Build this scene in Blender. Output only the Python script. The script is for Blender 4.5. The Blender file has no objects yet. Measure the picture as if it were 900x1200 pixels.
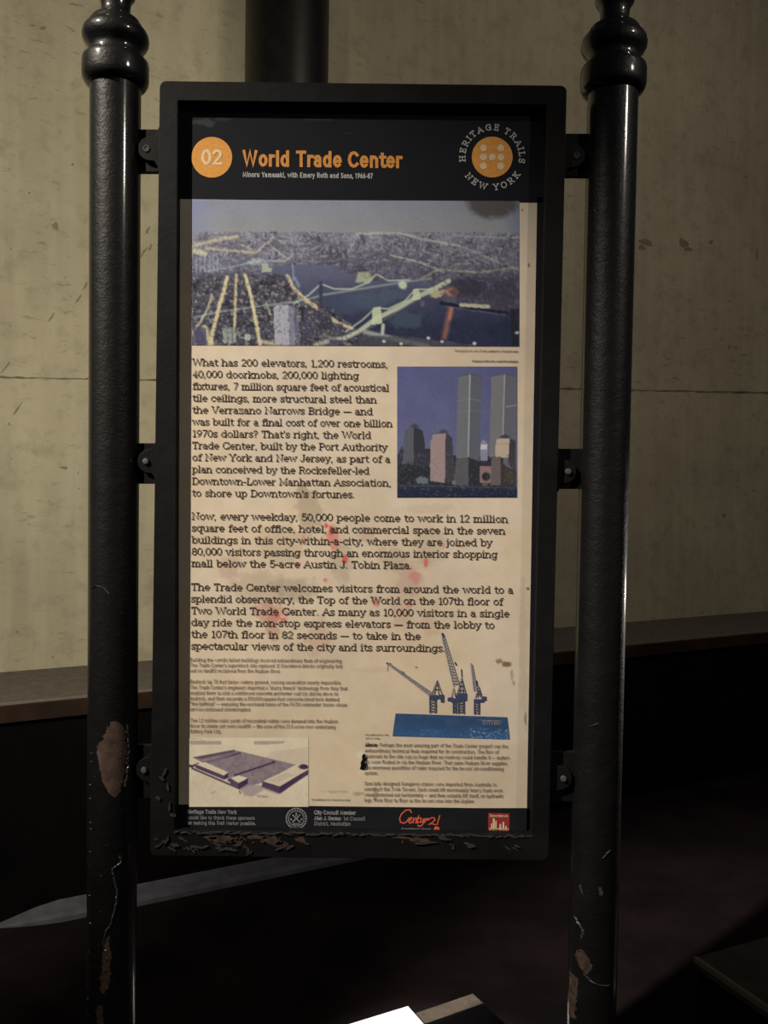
import bpy, bmesh, math, random
import numpy as np
from mathutils import Vector, Matrix

# ------------------------------------------------------------------ camera
F_PX, CX, CY = 1000.0, 450.0, 600.0
PITCH, ROLL, EYE = math.radians(1.9), math.radians(0.85), 1.6
fw = Vector((0, math.cos(PITCH), -math.sin(PITCH)))
r0 = Vector((1, 0, 0)); u0 = r0.cross(fw)
rt = r0 * math.cos(ROLL) + u0 * math.sin(ROLL)
up = u0 * math.cos(ROLL) - r0 * math.sin(ROLL)
C0 = Vector((0, 0, EYE))
scene = bpy.context.scene
col = scene.collection
cam_data = bpy.data.cameras.new('camera')
cam_data.sensor_fit = 'VERTICAL'; cam_data.sensor_height = 36.0; cam_data.sensor_width = 27.0
cam_data.lens = 36.0 * F_PX / 1200.0; cam_data.clip_start = 0.02
cam = bpy.data.objects.new('camera', cam_data); col.objects.link(cam)
cam.matrix_world = Matrix(((rt.x, up.x, -fw.x, C0.x), (rt.y, up.y, -fw.y, C0.y), (rt.z, up.z, -fw.z, C0.z), (0, 0, 0, 1)))
scene.camera = cam

# ------------------------------------------------------------------ view, world, lamps
vs = scene.view_settings
scene.display_settings.display_device = 'sRGB'
vs.view_transform = 'Standard'; vs.look = 'None'; vs.exposure = 0.0; vs.gamma = 1.0; vs.use_curve_mapping = False
world = bpy.data.worlds.new('night'); scene.world = world; world.use_nodes = True
world.node_tree.nodes['Background'].inputs[0].default_value = (0.80, 0.85, 1.0, 1)
world.node_tree.nodes['Background'].inputs[1].default_value = 0.018

def spot(name, loc, target, watts, colour, cone, blend, radius):
    d = bpy.data.lights.new(name, 'SPOT'); d.energy = watts; d.color = colour
    d.spot_size = math.radians(cone); d.spot_blend = blend; d.shadow_soft_size = radius
    o = bpy.data.objects.new(name, d); col.objects.link(o); o.location = loc
    o.rotation_euler = (Vector(target) - Vector(loc)).to_track_quat('-Z', 'Y').to_euler()
    return o

spot('key_lamp', (-3.66, -1.5, 5.40), (-0.30, 1.4, 1.66), 2640, (1.0, 0.90, 0.75), 16.4, 1.0, 0.05)
spot('wall_flood_lamp', (-0.82, 1.07, 2.15), (-2.75, 2.95, 2.1), 192, (1.0, 0.89, 0.66), 130, 0.35, 0.08)
spot('side_lamp', (3.1, -0.75, 3.6), (0.0, 1.4, 1.7), 140, (1.0, 0.90, 0.76), 40, 0.5, 0.05)
spot('added_wall_fill', (2.2, 0.9, 3.9), (1.1, 4.6, 3.0), 160, (1.0, 0.85, 0.66), 104, 0.8, 0.7)  # added soft fill for the wall, no fixture stands there
spot('far_lamp', (3.2, 3.6, 1.0), (0.39, 1.4, 1.25), 60, (1.0, 0.95, 0.85), 14, 0.5, 0.04)
spot('added_leaflet_fill', (-0.9, 1.75, 3.6), (0.05, 2.2, 0.3), 520, (1.0, 0.96, 0.9), 11, 0.5, 0.05)  # added spot to brighten the leaflets and box top, source invented

# ------------------------------------------------------------------ helpers
def ray(px, py): return fw + rt * ((px - CX) / F_PX) - up * ((py - CY) / F_PX)
def on_y(px, py, Y):
    d = ray(px, py); return C0 + d * (Y / d.y)
def on_z(px, py, z):
    d = ray(px, py); return C0 + d * ((z - EYE) / d.z)
def on_y_arr(px, py, Y):
    """many points of the plane y = Y at once"""
    a = (np.asarray(px, float) - CX) / F_PX; b = -(np.asarray(py, float) - CY) / F_PX
    dx = fw.x + rt.x * a + up.x * b; dy = fw.y + rt.y * a + up.y * b; dz = fw.z + rt.z * a + up.z * b
    t = Y / dy
    return np.stack([dx * t, dy * t, EYE + dz * t], -1)

def empty(name, loc, label=None, cat=None, group=None):
    o = bpy.data.objects.new(name, None); col.objects.link(o); o.location = loc; o.empty_display_size = 0.05
    tag(o, label, cat, group); return o
def tag(o, label=None, cat=None, group=None, kind=None):
    if label: o['label'] = label
    if cat: o['category'] = cat
    if group: o['group'] = group
    if kind: o['kind'] = kind
    return o
def link_mesh(name, me, m=None, parent=None, smooth=False):
    if m is not None: me.materials.append(m)
    o = bpy.data.objects.new(name, me); col.objects.link(o)
    if smooth:
        for p in me.polygons: p.use_smooth = True
        me.set_sharp_from_angle(angle=math.radians(40))
    if parent is not None:
        o.parent = parent
        off = Vector((0, 0, 0)); q = parent
        while q is not None: off += q.location; q = q.parent
        o.location = -off              # mesh data are written in world coordinates
    return o
def from_bm(name, bm, m, parent=None, smooth=False, bevel=0, seg=2):
    bmesh.ops.recalc_face_normals(bm, faces=bm.faces)
    me = bpy.data.meshes.new(name); bm.to_mesh(me); bm.free()
    o = link_mesh(name, me, m, parent, smooth)
    if bevel:
        b = o.modifiers.new('bevel', 'BEVEL'); b.width = bevel; b.segments = seg; b.limit_method = 'ANGLE'
    return o
def box_bm(bm, lo, hi):
    v = [bm.verts.new((x, y, z)) for x in (lo[0], hi[0]) for y in (lo[1], hi[1]) for z in (lo[2], hi[2])]
    for f in ((0, 1, 3, 2), (4, 6, 7, 5), (0, 4, 5, 1), (2, 3, 7, 6), (0, 2, 6, 4), (1, 5, 7, 3)):
        bm.faces.new([v[i] for i in f])
def hexa_bm(bm, bot, topp):
    """solid from four bottom and four top corners"""
    b = [bm.verts.new(p) for p in bot]; t = [bm.verts.new(p) for p in topp]
    bm.faces.new(b[::-1]); bm.faces.new(t)
    for i in range(4): bm.faces.new((b[i], b[(i + 1) % 4], t[(i + 1) % 4], t[i]))
def prism_bm(bm, pts, y0, y1):
    """outline in x,z pushed from y0 to y1"""
    a = [bm.verts.new((x, y0, z)) for x, z in pts]; b = [bm.verts.new((x, y1, z)) for x, z in pts]
    bm.faces.new(a); bm.faces.new(b[::-1]); n = len(pts)
    for i in range(n): bm.faces.new((a[i], b[i], b[(i + 1) % n], a[(i + 1) % n]))
def lathe_bm(bm, cx, cy, prof, seg=64, cap=True):
    rings = []
    for r, z in prof:
        rings.append([bm.verts.new((cx + r * math.cos(2 * math.pi * k / seg), cy + r * math.sin(2 * math.pi * k / seg), z)) for k in range(seg)])
    for a, b in zip(rings, rings[1:]):
        for k in range(seg): bm.faces.new((a[k], a[(k + 1) % seg], b[(k + 1) % seg], b[k]))
    if cap:
        bm.faces.new(rings[0][::-1]); bm.faces.new(rings[-1])

# ------------------------------------------------------------------ materials
def s2l(c):
    c = np.asarray(c, float) / 255.0
    return np.where(c <= 0.04045, c / 12.92, ((c + 0.055) / 1.055) ** 2.4)
ILLUM = np.array([0.98, 0.87, 0.70])       # how warm and strong the light on the sign is
def ink(r, g, b, k=1.0): return tuple(np.clip(s2l((r, g, b)) / (ILLUM * k), 0.002, 0.95))

def mat(name, colour, rough=0.6, spec=0.3, metal=0.0, coat=0.0):
    m = bpy.data.materials.new(name); m.use_nodes = True
    b = m.node_tree.nodes['Principled BSDF']
    b.inputs['Base Color'].default_value = (*colour, 1); b.inputs['Roughness'].default_value = rough
    b.inputs['Specular IOR Level'].default_value = spec; b.inputs['Metallic'].default_value = metal
    b.inputs['Coat Weight'].default_value = coat
    return m
def nd(m, t, **kw):
    n = m.node_tree.nodes.new(t)
    for k, v in kw.items(): setattr(n, k, v)
    return n
def lk(m, a, b): m.node_tree.links.new(a, b)
def coords(m, scale=(1, 1, 1)):
    tc = nd(m, 'ShaderNodeTexCoord'); mp = nd(m, 'ShaderNodeMapping'); mp.inputs['Scale'].default_value = scale
    lk(m, tc.outputs['Object'], mp.inputs['Vector']); return mp.outputs['Vector']
def noise(m, vec, scale, detail=3, rough=0.55):
    n = nd(m, 'ShaderNodeTexNoise'); n.inputs['Scale'].default_value = scale
    n.inputs['Detail'].default_value = detail; n.inputs['Roughness'].default_value = rough
    lk(m, vec, n.inputs['Vector']); return n.outputs['Fac']
def ramp(m, fac, stops):
    n = nd(m, 'ShaderNodeValToRGB'); el = n.color_ramp.elements
    while len(el) < len(stops): el.new(0.5)
    for e, (p, c) in zip(el, stops): e.position = p; e.color = (*c, 1) if len(c) == 3 else c
    lk(m, fac, n.inputs['Fac']); return n.outputs['Color']
def mix(m, fac, a, b, mode='MIX'):
    n = nd(m, 'ShaderNodeMix', data_type='RGBA', blend_type=mode)
    for s, v in ((0, fac), (6, a), (7, b)):
        if isinstance(v, (int, float)): n.inputs[s].default_value = v
        elif isinstance(v, tuple): n.inputs[s].default_value = (*v, 1)
        else: lk(m, v, n.inputs[s])
    return n.outputs[2]
def bump(m, height, strength, dist):
    n = nd(m, 'ShaderNodeBump'); n.inputs['Strength'].default_value = strength; n.inputs['Distance'].default_value = dist
    lk(m, height, n.inputs['Height']); lk(m, n.outputs['Normal'], m.node_tree.nodes['Principled BSDF'].inputs['Normal'])
def base(m, c): lk(m, c, m.node_tree.nodes['Principled BSDF'].inputs['Base Color'])

def black_paint(name, colour, rough, spec, coat, bs, bd):
    m = mat(name, colour, rough, spec, 0.0, coat)
    m.node_tree.nodes['Principled BSDF'].inputs['Coat Roughness'].default_value = 0.12
    v = coords(m)
    h = mix(m, 0.35, noise(m, v, 55, 3), noise(m, v, 260, 2))
    bump(m, h, bs, bd)
    base(m, ramp(m, noise(m, v, 22, 4), [(0.35, tuple(x * 0.8 for x in colour)), (0.7, tuple(x * 1.3 for x in colour))]))
    return m
M_POST = black_paint('gloss_black_paint', (0.0046, 0.0042, 0.0046), 0.48, 0.25, 1.0, 0.30, 0.006)
M_FRAME = black_paint('satin_black_paint', (0.0062, 0.0060, 0.0068), 0.6, 0.10, 0.0, 0.18, 0.004)
M_COLUMN = black_paint('column_black_paint', (0.008, 0.0074, 0.008), 0.4, 0.35, 0.0, 0.1, 0.004)
M_BOLT = mat('bolt_steel', (0.16, 0.155, 0.15), 0.38, 0.5, 0.6)
M_DARK = mat('hole_black', (0.003, 0.003, 0.003), 0.8, 0.1)
M_PRIMER = mat('bare_primer', (0.062, 0.040, 0.032), 0.85, 0.15)
v = coords(M_PRIMER); base(M_PRIMER, ramp(M_PRIMER, noise(M_PRIMER, v, 60, 5), [(0.3, (0.040, 0.026, 0.021)), (0.7, (0.092, 0.060, 0.048))]))
bump(M_PRIMER, noise(M_PRIMER, v, 120, 3), 0.25, 0.002)
M_FLAKE = mat('flaking_paint', (0.035, 0.033, 0.034), 0.35, 0.5)
M_RUST = mat('rusty_metal', (0.045, 0.026, 0.018), 0.8, 0.2)
v = coords(M_RUST); base(M_RUST, ramp(M_RUST, noise(M_RUST, v, 90, 5), [(0.3, (0.018, 0.013, 0.011)), (0.7, (0.075, 0.045, 0.034))]))

# concrete
M_CONC = mat('board_marked_concrete', (0.33, 0.30, 0.22), 0.9, 0.15)
v = coords(M_CONC)
big = ramp(M_CONC, noise(M_CONC, v, 1.3, 4, 0.6), [(0.3, (0.29, 0.262, 0.20)), (0.72, (0.40, 0.375, 0.285))])
streak = noise(M_CONC, coords(M_CONC, (9, 9, 0.55)), 1.4, 4, 0.6)
c1 = mix(M_CONC, ramp(M_CONC, streak, [(0.45, (0, 0, 0)), (0.75, (0.45, 0.45, 0.45))]), big, (0.45, 0.43, 0.345))
mott = noise(M_CONC, v, 9, 6, 0.7)
c2 = mix(M_CONC, ramp(M_CONC, mott, [(0.5, (0, 0, 0)), (0.72, (0.6, 0.6, 0.6))]), c1, (0.20, 0.18, 0.135))
# slanting dark pits
tc = nd(M_CONC, 'ShaderNodeTexCoord'); mp = nd(M_CONC, 'ShaderNodeMapping')
mp.inputs['Rotation'].default_value = (0, math.radians(38), 0); mp.inputs['Scale'].default_value = (7, 7, 26)
lk(M_CONC, tc.outputs['Object'], mp.inputs['Vector'])
pits = noise(M_CONC, mp.outputs['Vector'], 1.6, 3, 0.6)
zone = noise(M_CONC, v, 1.1, 2, 0.5)
pm = mix(M_CONC, 1.0, ramp(M_CONC, pits, [(0.60, (0, 0, 0)), (0.70, (0.7, 0.7, 0.7))]), ramp(M_CONC, zone, [(0.42, (0, 0, 0)), (0.62, (1, 1, 1))]), 'MULTIPLY')
c3 = mix(M_CONC, pm, c2, (0.13, 0.115, 0.085))
spk = noise(M_CONC, v, 42, 2, 0.5)
c4 = mix(M_CONC, ramp(M_CONC, spk, [(0.69, (0, 0, 0)), (0.76, (0.75, 0.75, 0.75))]), c3, (0.09, 0.078, 0.06))
base(M_CONC, c4)
bump(M_CONC, mix(M_CONC, 0.5, mott, spk), 0.35, 0.01)
M_JOINT = mat('joint_dark', (0.13, 0.112, 0.085), 0.95, 0.1)
v = coords(M_JOINT); base(M_JOINT, ramp(M_JOINT, noise(M_JOINT, v, 6, 4), [(0.35, (0.085, 0.072, 0.055)), (0.65, (0.21, 0.185, 0.14))]))
M_STAIN = mat('concrete_stain', (0.20, 0.175, 0.135), 0.95, 0.1)
M_LEDGE = mat('ledge_stone', (0.20, 0.185, 0.165), 0.85, 0.2)
v = coords(M_LEDGE); base(M_LEDGE, ramp(M_LEDGE, noise(M_LEDGE, v, 25, 5), [(0.3, (0.10, 0.089, 0.08)), (0.7, (0.145, 0.130, 0.115))]))
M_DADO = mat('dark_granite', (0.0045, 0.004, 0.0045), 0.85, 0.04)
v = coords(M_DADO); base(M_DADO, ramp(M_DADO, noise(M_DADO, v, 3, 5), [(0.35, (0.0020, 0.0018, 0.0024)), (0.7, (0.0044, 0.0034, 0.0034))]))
M_NOSE = mat('brown_nosing', (0.030, 0.014, 0.008), 0.6, 0.2)
v = coords(M_NOSE); base(M_NOSE, ramp(M_NOSE, noise(M_NOSE, v, 8, 4), [(0.3, (0.010, 0.006, 0.004)), (0.7, (0.032, 0.014, 0.009))]))
M_LINE = mat('pale_edge', (0.06, 0.047, 0.04), 0.6, 0.2)
M_FLOOR = mat('dark_paving', (0.010, 0.006, 0.006), 0.8, 0.1)
v = coords(M_FLOOR); base(M_FLOOR, ramp(M_FLOOR, noise(M_FLOOR, v, 3, 4), [(0.35, (0.007, 0.0052, 0.0064)), (0.7, (0.018, 0.0115, 0.0125))]))
M_KERB = mat('grey_kerb_stone', (0.06, 0.062, 0.078), 0.8, 0.2)
v = coords(M_KERB); base(M_KERB, ramp(M_KERB, noise(M_KERB, v, 20, 4), [(0.3, (0.065, 0.066, 0.086)), (0.7, (0.10, 0.102, 0.13))]))
M_BLOCK = mat('dark_block_stone', (0.02, 0.018, 0.02), 0.7, 0.2)
v = coords(M_BLOCK); base(M_BLOCK, ramp(M_BLOCK, noise(M_BLOCK, v, 14, 4), [(0.3, (0.06, 0.055, 0.055)), (0.7, (0.10, 0.09, 0.088))]))
M_ARRIS = mat('pale_block_edge', (0.24, 0.22, 0.20), 0.7, 0.2)
M_CARD = mat('brown_cardboard', (0.12, 0.09, 0.07), 0.85, 0.1)
v = coords(M_CARD); base(M_CARD, ramp(M_CARD, noise(M_CARD, v, 40, 4), [(0.3, (0.07, 0.056, 0.044)), (0.7, (0.10, 0.08, 0.064))]))
M_WHITE = mat('white_paper', (0.85, 0.86, 0.88), 0.6, 0.3)
v = coords(M_WHITE); base(M_WHITE, ramp(M_WHITE, noise(M_WHITE, v, 12, 3), [(0.3, (0.82, 0.83, 0.86)), (0.7, (0.88, 0.89, 0.91))]))

def print_mat(name, rough=0.6, spec=0.15):
    m = mat(name, (1, 1, 1), rough, spec)
    a = nd(m, 'ShaderNodeVertexColor', layer_name='print'); base(m, a.outputs['Color']); return m
M_PRINT = print_mat('printed_sheet')
M_GLOSSPRINT = print_mat('printed_black', 0.6, 0.06)
def ink_mat(name, r, g, b, var=0.12, k=0.9):
    c = ink(r, g, b, k); m = mat(name, c, 0.65, 0.12); v = coords(m)
    base(m, ramp(m, noise(m, v, 180, 3), [(0.3, tuple(x * (1 - var) for x in c)), (0.7, tuple(min(0.95, x * (1 + var)) for x in c))])); return m
M_TEXT = ink_mat('body_ink', 66, 55, 44); M_FINE = ink_mat('fine_ink', 118, 101, 82, 0.3)
M_ORANGE = ink_mat('orange_ink', 194, 130, 58, 0.1, 1.0); M_TITLE = ink_mat('title_ink', 184, 120, 56, 0.1, 1.0)
M_CREAM = ink_mat('cream_ink', 204, 170, 126, 0.1, 1.0); M_GREYTEXT = ink_mat('pale_ink', 160, 152, 140, 0.1, 1.0)
M_FOOTTEXT = ink_mat('footer_ink', 118, 112, 106, 0.3); M_RED = ink_mat('red_ink', 114, 36, 36, 0.1, 0.7)
M_SCRIPT = ink_mat('script_ink', 176, 76, 50, 0.1, 0.75); M_CRANE = ink_mat('crane_ink', 56, 60, 78); M_CRANEPALE = ink_mat('crane_pale_ink', 122, 114, 110)

# ================================================================== THE PLACE
# The concrete wall and its ledge run away to the right (27 degrees).
wd = Vector((1.95, 1.0, 0)).normalized(); wn = Vector((1.0, -1.95, 0)).normalized()   # along, towards the viewer
FRONT0, BACK0 = Vector((0, 3.7, 0)), Vector((0, 4.29, 0))
def on_wall(px, py, p0):
    d = ray(px, py); return C0 + d * ((p0 - C0).dot(wn) / d.dot(wn))
def along(p0, s, out, z): return Vector((p0.x, p0.y, 0)) + wd * s + wn * out + Vector((0, 0, z))
LEDGE_Z = on_wall(450, 781, FRONT0).z
S0, S1 = -4.5, 6.5
def strip(bm, p0, s0, s1, o0, o1, z0, z1):
    q = [(s0, o0), (s1, o0), (s1, o1), (s0, o1)]
    hexa_bm(bm, [along(p0, s, o, z0) for s, o in q], [along(p0, s, o, z1) for s, o in q])
wall_rot = math.atan2(wd.y, wd.x)
def wall_obj(name, bm, m, p0, parent=None, bevel=0):
    """keep the texture axes along the wall"""
    T = Matrix.Translation(p0) @ Matrix.Rotation(wall_rot, 4, 'Z')
    bmesh.ops.transform(bm, matrix=T.inverted(), verts=bm.verts)
    o = from_bm(name, bm, m, None, bevel=bevel); o.matrix_world = T
    if parent is not None:
        o.parent = parent; o.matrix_parent_inverse = Matrix.Identity(4); o.matrix_basis = Matrix.Identity(4)
    return o

bm = bmesh.new(); box_bm(bm, (-7, -4, -0.1), (9, 12, 0)); tag(from_bm('floor', bm, M_FLOOR), kind='structure')
bm = bmesh.new(); strip(bm, BACK0, S0, S1, -0.3, 0, 0, 6.5)
wall = tag(wall_obj('wall_back', bm, M_CONC, BACK0), kind='structure')
# form joint of the concrete: thin dark groove lines across it
def wall_band(name, pts, m, out=0.0015):
    bm = bmesh.new(); n = len(pts)
    top = [bm.verts.new(on_wall(x, y - h, BACK0) + wn * out) for x, y, h in pts]
    bot = [bm.verts.new(on_wall(x, y + h, BACK0) + wn * out) for x, y, h in pts]
    for i in range(n - 1): bm.faces.new((top[i], bot[i], bot[i + 1], top[i + 1]))
    o = wall_obj(name, bm, m, BACK0, wall); s = o.modifiers.new('solid', 'SOLIDIFY'); s.thickness = 0.001; return o
rnd = random.Random(4)
pts = [(x, 442 + 0.0205 * x + rnd.uniform(-0.5, 0.5), rnd.uniform(0.5, 1.5)) for x in range(-40, 960, 6)]
wall_band('form_joint', pts, M_JOINT)
def wall_blob(bm, cx, cy, rx, ry, seed, ang=0.0):
    r = random.Random(seed); n = 18; ps = []
    ph = [r.uniform(0, 6.28) for _ in range(4)]
    for k in range(n):
        t = 2 * math.pi * k / n
        q = 1 + 0.22 * math.sin(2 * t + ph[0]) + 0.16 * math.sin(3 * t + ph[1]) + 0.12 * math.sin(5 * t + ph[2])
        x, y = rx * q * math.cos(t), ry * q * math.sin(t)
        ps.append(bm.verts.new(on_wall(cx + x * math.cos(ang) - y * math.sin(ang), cy + x * math.sin(ang) + y * math.cos(ang), BACK0) + wn * 0.0012))
    bm.faces.new(ps)
bm = bmesh.new()
for i, (x, y, rx, ry, a) in enumerate([(65, 265, 4, 4, 0), (757, 284, 7, 4, .2), (752, 290, 4, 3, 0), (801, 285, 5, 5, .6), (806, 292, 4, 3, 0), (833, 284, 3, 2, 0), (887, 298, 1, 5, 0),
        (173, 270, 4, 1.6, -1.0), (168, 296, 6, 1.6, -1.0), (176, 290, 4, 1.4, -1.0), (20, 480, 9, 1.2, -.9), (60, 372, 6, 1.2, -.9), (92, 350, 6, 1.2, -.9),
        (7, 430, 7, 1.5, -.9), (75, 548, 4, 2, 0), (848, 604, 2, 2, 0), (854, 407, 1, 3, 0.2), (100, 335, 5, 1.3, -.9), (38, 30, 3, 1, 0), (50, 33, 4, 2, 0.3)]):
    wall_blob(bm, x, y, rx, ry, i, a)
o = wall_obj('dark_pits', bm, M_STAIN, BACK0, wall); s = o.modifiers.new('solid', 'SOLIDIFY'); s.thickness = 0.001

# low wall with a stone ledge, dark front, brown nosing with a pale line at left
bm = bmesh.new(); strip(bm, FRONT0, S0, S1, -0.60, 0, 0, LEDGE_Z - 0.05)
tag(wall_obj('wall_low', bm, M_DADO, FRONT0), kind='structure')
bm = bmesh.new(); strip(bm, FRONT0, S0, S1, -0.526, 0.004, LEDGE_Z - 0.05, LEDGE_Z)
tag(wall_obj('trim_1', bm, M_LEDGE, FRONT0, bevel=0.004), kind='structure')
bm = bmesh.new(); strip(bm, FRONT0, S0, S1, 0.004, 0.030, LEDGE_Z - 0.066, LEDGE_Z - 0.010)
tag(wall_obj('trim_2', bm, M_NOSE, FRONT0), kind='structure')
bm = bmesh.new(); strip(bm, FRONT0, S0, -1.55, 0.030, 0.034, LEDGE_Z - 0.067, LEDGE_Z - 0.062)  # thin paler line below the nosing, left stretch only
tag(wall_obj('trim_3', bm, M_LINE, FRONT0), kind='structure')

# kerb at the foot of the low wall, its left end falls to the ground
bm = bmesh.new(); prev = None
base0 = FRONT0 + wn * 0.0
for px, hz, dep in ((-4, 0.004, 0.02), (20, 0.02, 0.04), (45, 0.038, 0.06), (75, 0.05, 0.075), (160, 0.05, 0.075), (300, 0.05, 0.075), (425, 0.05, 0.075), (470, 0.05, 0.075)):
    p = on_z(px, 1090 - 0.2 * px, 0.06)
    s = (p - FRONT0).dot(wd)
    q = [bm.verts.new(along(FRONT0, s, o_, z_)) for o_, z_ in ((0.0, 0), (dep, 0), (dep, hz * 0.35), (dep * 0.85, hz * 0.62), (0.0, hz))]
    if prev:
        for i in range(5): bm.faces.new((prev[i], prev[(i + 1) % 5], q[(i + 1) % 5], q[i]))
    else: bm.faces.new(q)
    prev = q
bm.faces.new(prev[::-1])
tag(wall_obj('trim_4', bm, M_KERB, FRONT0), kind='structure')

# black column standing on the ledge
pc = on_z(336, 781, LEDGE_Z); d = ray(336.5, 50)
tt = (BACK0 + wn * 0.20 - C0).dot(wn) / d.dot(wn)
cc = C0 + d * tt
RC = 95.5 / 2 / F_PX * cc.y
# keep the shaft upright: take its foot straight below
root = empty('column', (cc.x, cc.y, LEDGE_Z), 'thick black round column rising behind the top of the sign', 'column')
bm = bmesh.new(); lathe_bm(bm, cc.x, cc.y, [(RC, LEDGE_Z + 0.03), (RC, 5.5)], 72); from_bm('shaft', bm, M_COLUMN, root, True)
bm = bmesh.new(); lathe_bm(bm, cc.x, cc.y, [(RC * 1.12, LEDGE_Z), (RC * 1.12, LEDGE_Z + 0.022), (RC * 1.02, LEDGE_Z + 0.035), (RC, LEDGE_Z + 0.04)], 72); from_bm('foot_ring', bm, M_COLUMN, root)

# low block at the lower right, square to the wall
BZ = 0.30
a = on_z(818, 1121, BZ); b = on_z(905, 1180, BZ)
ax = (b - a).normalized(); a2 = a; b2 = a + ax * 1.3; side = Vector((-ax.y, ax.x, 0))
if side.x < 0: side = -side
q = [a2, b2, b2 + side * 0.115, a2 + side * 0.115]
root = empty('stone_block', (a2.x, a2.y, 0), 'low dark stone block with a pale edge at the bottom right', 'block')
mid = a + ax * 0.32
bm = bmesh.new()
for s0, s1 in ((0.0, 0.155), (0.162, 1.3)):
    p0, p1 = a + ax * s0, a + ax * s1
    q = [p0, p1, p1 + side * 0.42, p0 + side * 0.42]
    hexa_bm(bm, [Vector((p.x, p.y, 0)) for p in q], [Vector((p.x, p.y, BZ - 0.03)) for p in q])
from_bm('block_body', bm, M_DADO, root, bevel=0.003)
bm = bmesh.new(); q = [a - side * 0.012, b2 - side * 0.012, b2 + side * 0.42, a + side * 0.42]
hexa_bm(bm, [Vector((p.x, p.y, BZ - 0.03)) for p in q], [Vector((p.x, p.y, BZ)) for p in q]); from_bm('coping', bm, M_BLOCK, root)
bm = bmesh.new(); q = [a - side * 0.016, b2 - side * 0.016, b2 - side * 0.004, a - side * 0.004]
hexa_bm(bm, [Vector((p.x, p.y, BZ - 0.012)) for p in q], [Vector((p.x, p.y, BZ + 0.002)) for p in q]); from_bm('pale_edge', bm, M_ARRIS, root)  # paler strip along the top edge of the block

# cardboard box behind the sign with a white leaflet pack on it
HB = 0.30
cr = on_z(554, 1164.5, HB); ex = (on_z(485, 1188, HB) - cr).normalized(); ey = (on_z(593, 1200, HB) - cr).normalized()
ey = Vector((-ex.y, ex.x, 0)); ey = ey if ey.y < 0 else -ey
root = empty('cardboard_box', (cr.x, cr.y, 0), 'cardboard box on the ground below the sign, shaded part of its top coloured dark', 'box')
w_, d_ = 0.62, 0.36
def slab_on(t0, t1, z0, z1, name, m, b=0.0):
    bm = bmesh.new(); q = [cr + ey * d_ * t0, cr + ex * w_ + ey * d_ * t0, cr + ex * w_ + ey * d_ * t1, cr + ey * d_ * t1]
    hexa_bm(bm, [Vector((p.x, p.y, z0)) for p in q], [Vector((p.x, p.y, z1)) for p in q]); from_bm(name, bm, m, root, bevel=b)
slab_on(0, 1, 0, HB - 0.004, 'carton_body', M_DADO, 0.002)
slab_on(0.0, 0.125, HB - 0.004, HB, 'lit_top_strip', M_CARD)  # only the lit strip of the top gets the cardboard brown
slab_on(0.13, 1.0, HB - 0.004, HB - 0.001, 'top_shade_panel', M_DADO)  # dark panel stands in for shade on the rest of the top
HL = HB + 0.03
lr = on_z(478, 1179, HL); ex2 = (on_z(408, 1200.5, HL) - lr).normalized(); ey2 = Vector((-ex2.y, ex2.x, 0)); ey2 = ey2 if ey2.y < 0 else -ey2
root = empty('leaflet_stack', (lr.x, lr.y, HB), 'stack of bright white leaflets lying on the box', 'leaflets')
bm = bmesh.new()
for k in range(6):
    j = 0.001 * math.sin(k * 2.1); p0 = lr + ex2 * j
    q = [p0, p0 + ex2 * 0.21, p0 + ex2 * 0.21 + ey2 * 0.15, p0 + ey2 * 0.15]
    z0 = HB + 0.03 / 7 * k
    hexa_bm(bm, [Vector((p.x, p.y, z0)) for p in q], [Vector((p.x, p.y, z0 + 0.004)) for p in q])
from_bm('lower_sheets', bm, M_WHITE, root)
bm = bmesh.new(); q = [lr, lr + ex2 * 0.21, lr + ex2 * 0.21 + ey2 * 0.15, lr + ey2 * 0.15]
hexa_bm(bm, [Vector((p.x, p.y, HL - 0.005)) for p in q], [Vector((p.x, p.y, HL)) for p in q]); from_bm('top_leaflet', bm, M_WHITE, root)

# ================================================================== THE SIGN
YP, YF, YB, YPOST = 1.400, 1.382, 1.440, 1.408
YPX = 1.0 / F_PX
sign = empty('information_sign', (0, YPOST, 0), 'tall black framed history sign held between two black iron posts', 'sign')

# ---- frame
def P2(px, py, Y):
    p = on_y(px, py, Y); return (p.x, p.z)
def lerp2(a, b, t): return (a[0] + (b[0] - a[0]) * t, a[1] + (b[1] - a[1]) * t)
def rounded(quad, rad, n=7):
    out = []
    for i in range(4):
        p, c, q_ = Vector(quad[i - 1]), Vector(quad[i]), Vector(quad[(i + 1) % 4])
        d0 = (p - c).normalized(); d1 = (q_ - c).normalized()
        for k in range(n):
            t = k / (n - 1) * math.pi / 2
            out.append(tuple(c + d0 * rad * (1 - math.sin(t)) + d1 * rad * (1 - math.cos(t))))
    return out
OUT = [P2(187, 94.5, YF), P2(664.5, 100, YF), P2(643, 1009, YF), P2(175.5, 1003, YF)]
INN = [P2(208.5, 118, YF), P2(640.5, 123, YF), P2(622.5, 978.5, YF), P2(205, 973, YF)]
lo, li = rounded(OUT, 0.010), rounded(INN, 0.002)
bm = bmesh.new(); n = len(lo)
rings = [[bm.verts.new((x, y, z)) for x, z in L] for L, y in ((lo, YF), (lo, YB), (li, YB), (li, YF))]
for a_, b_ in ((0, 1), (1, 2), (2, 3), (3, 0)):
    for i in range(n): bm.faces.new((rings[a_][i], rings[b_][i], rings[b_][(i + 1) % n], rings[a_][(i + 1) % n]))
frame = from_bm('frame', bm, M_FRAME, sign, bevel=0.0016)
bm = bmesh.new()
prism_bm(bm, [(INN[0][0] - .004, INN[0][1] + .004), (INN[1][0] + .004, INN[1][1] + .004), (INN[2][0] + .004, INN[2][1] - .004), (INN[3][0] - .004, INN[3][1] - .004)], YP + 0.001, YB - 0.004)
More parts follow.
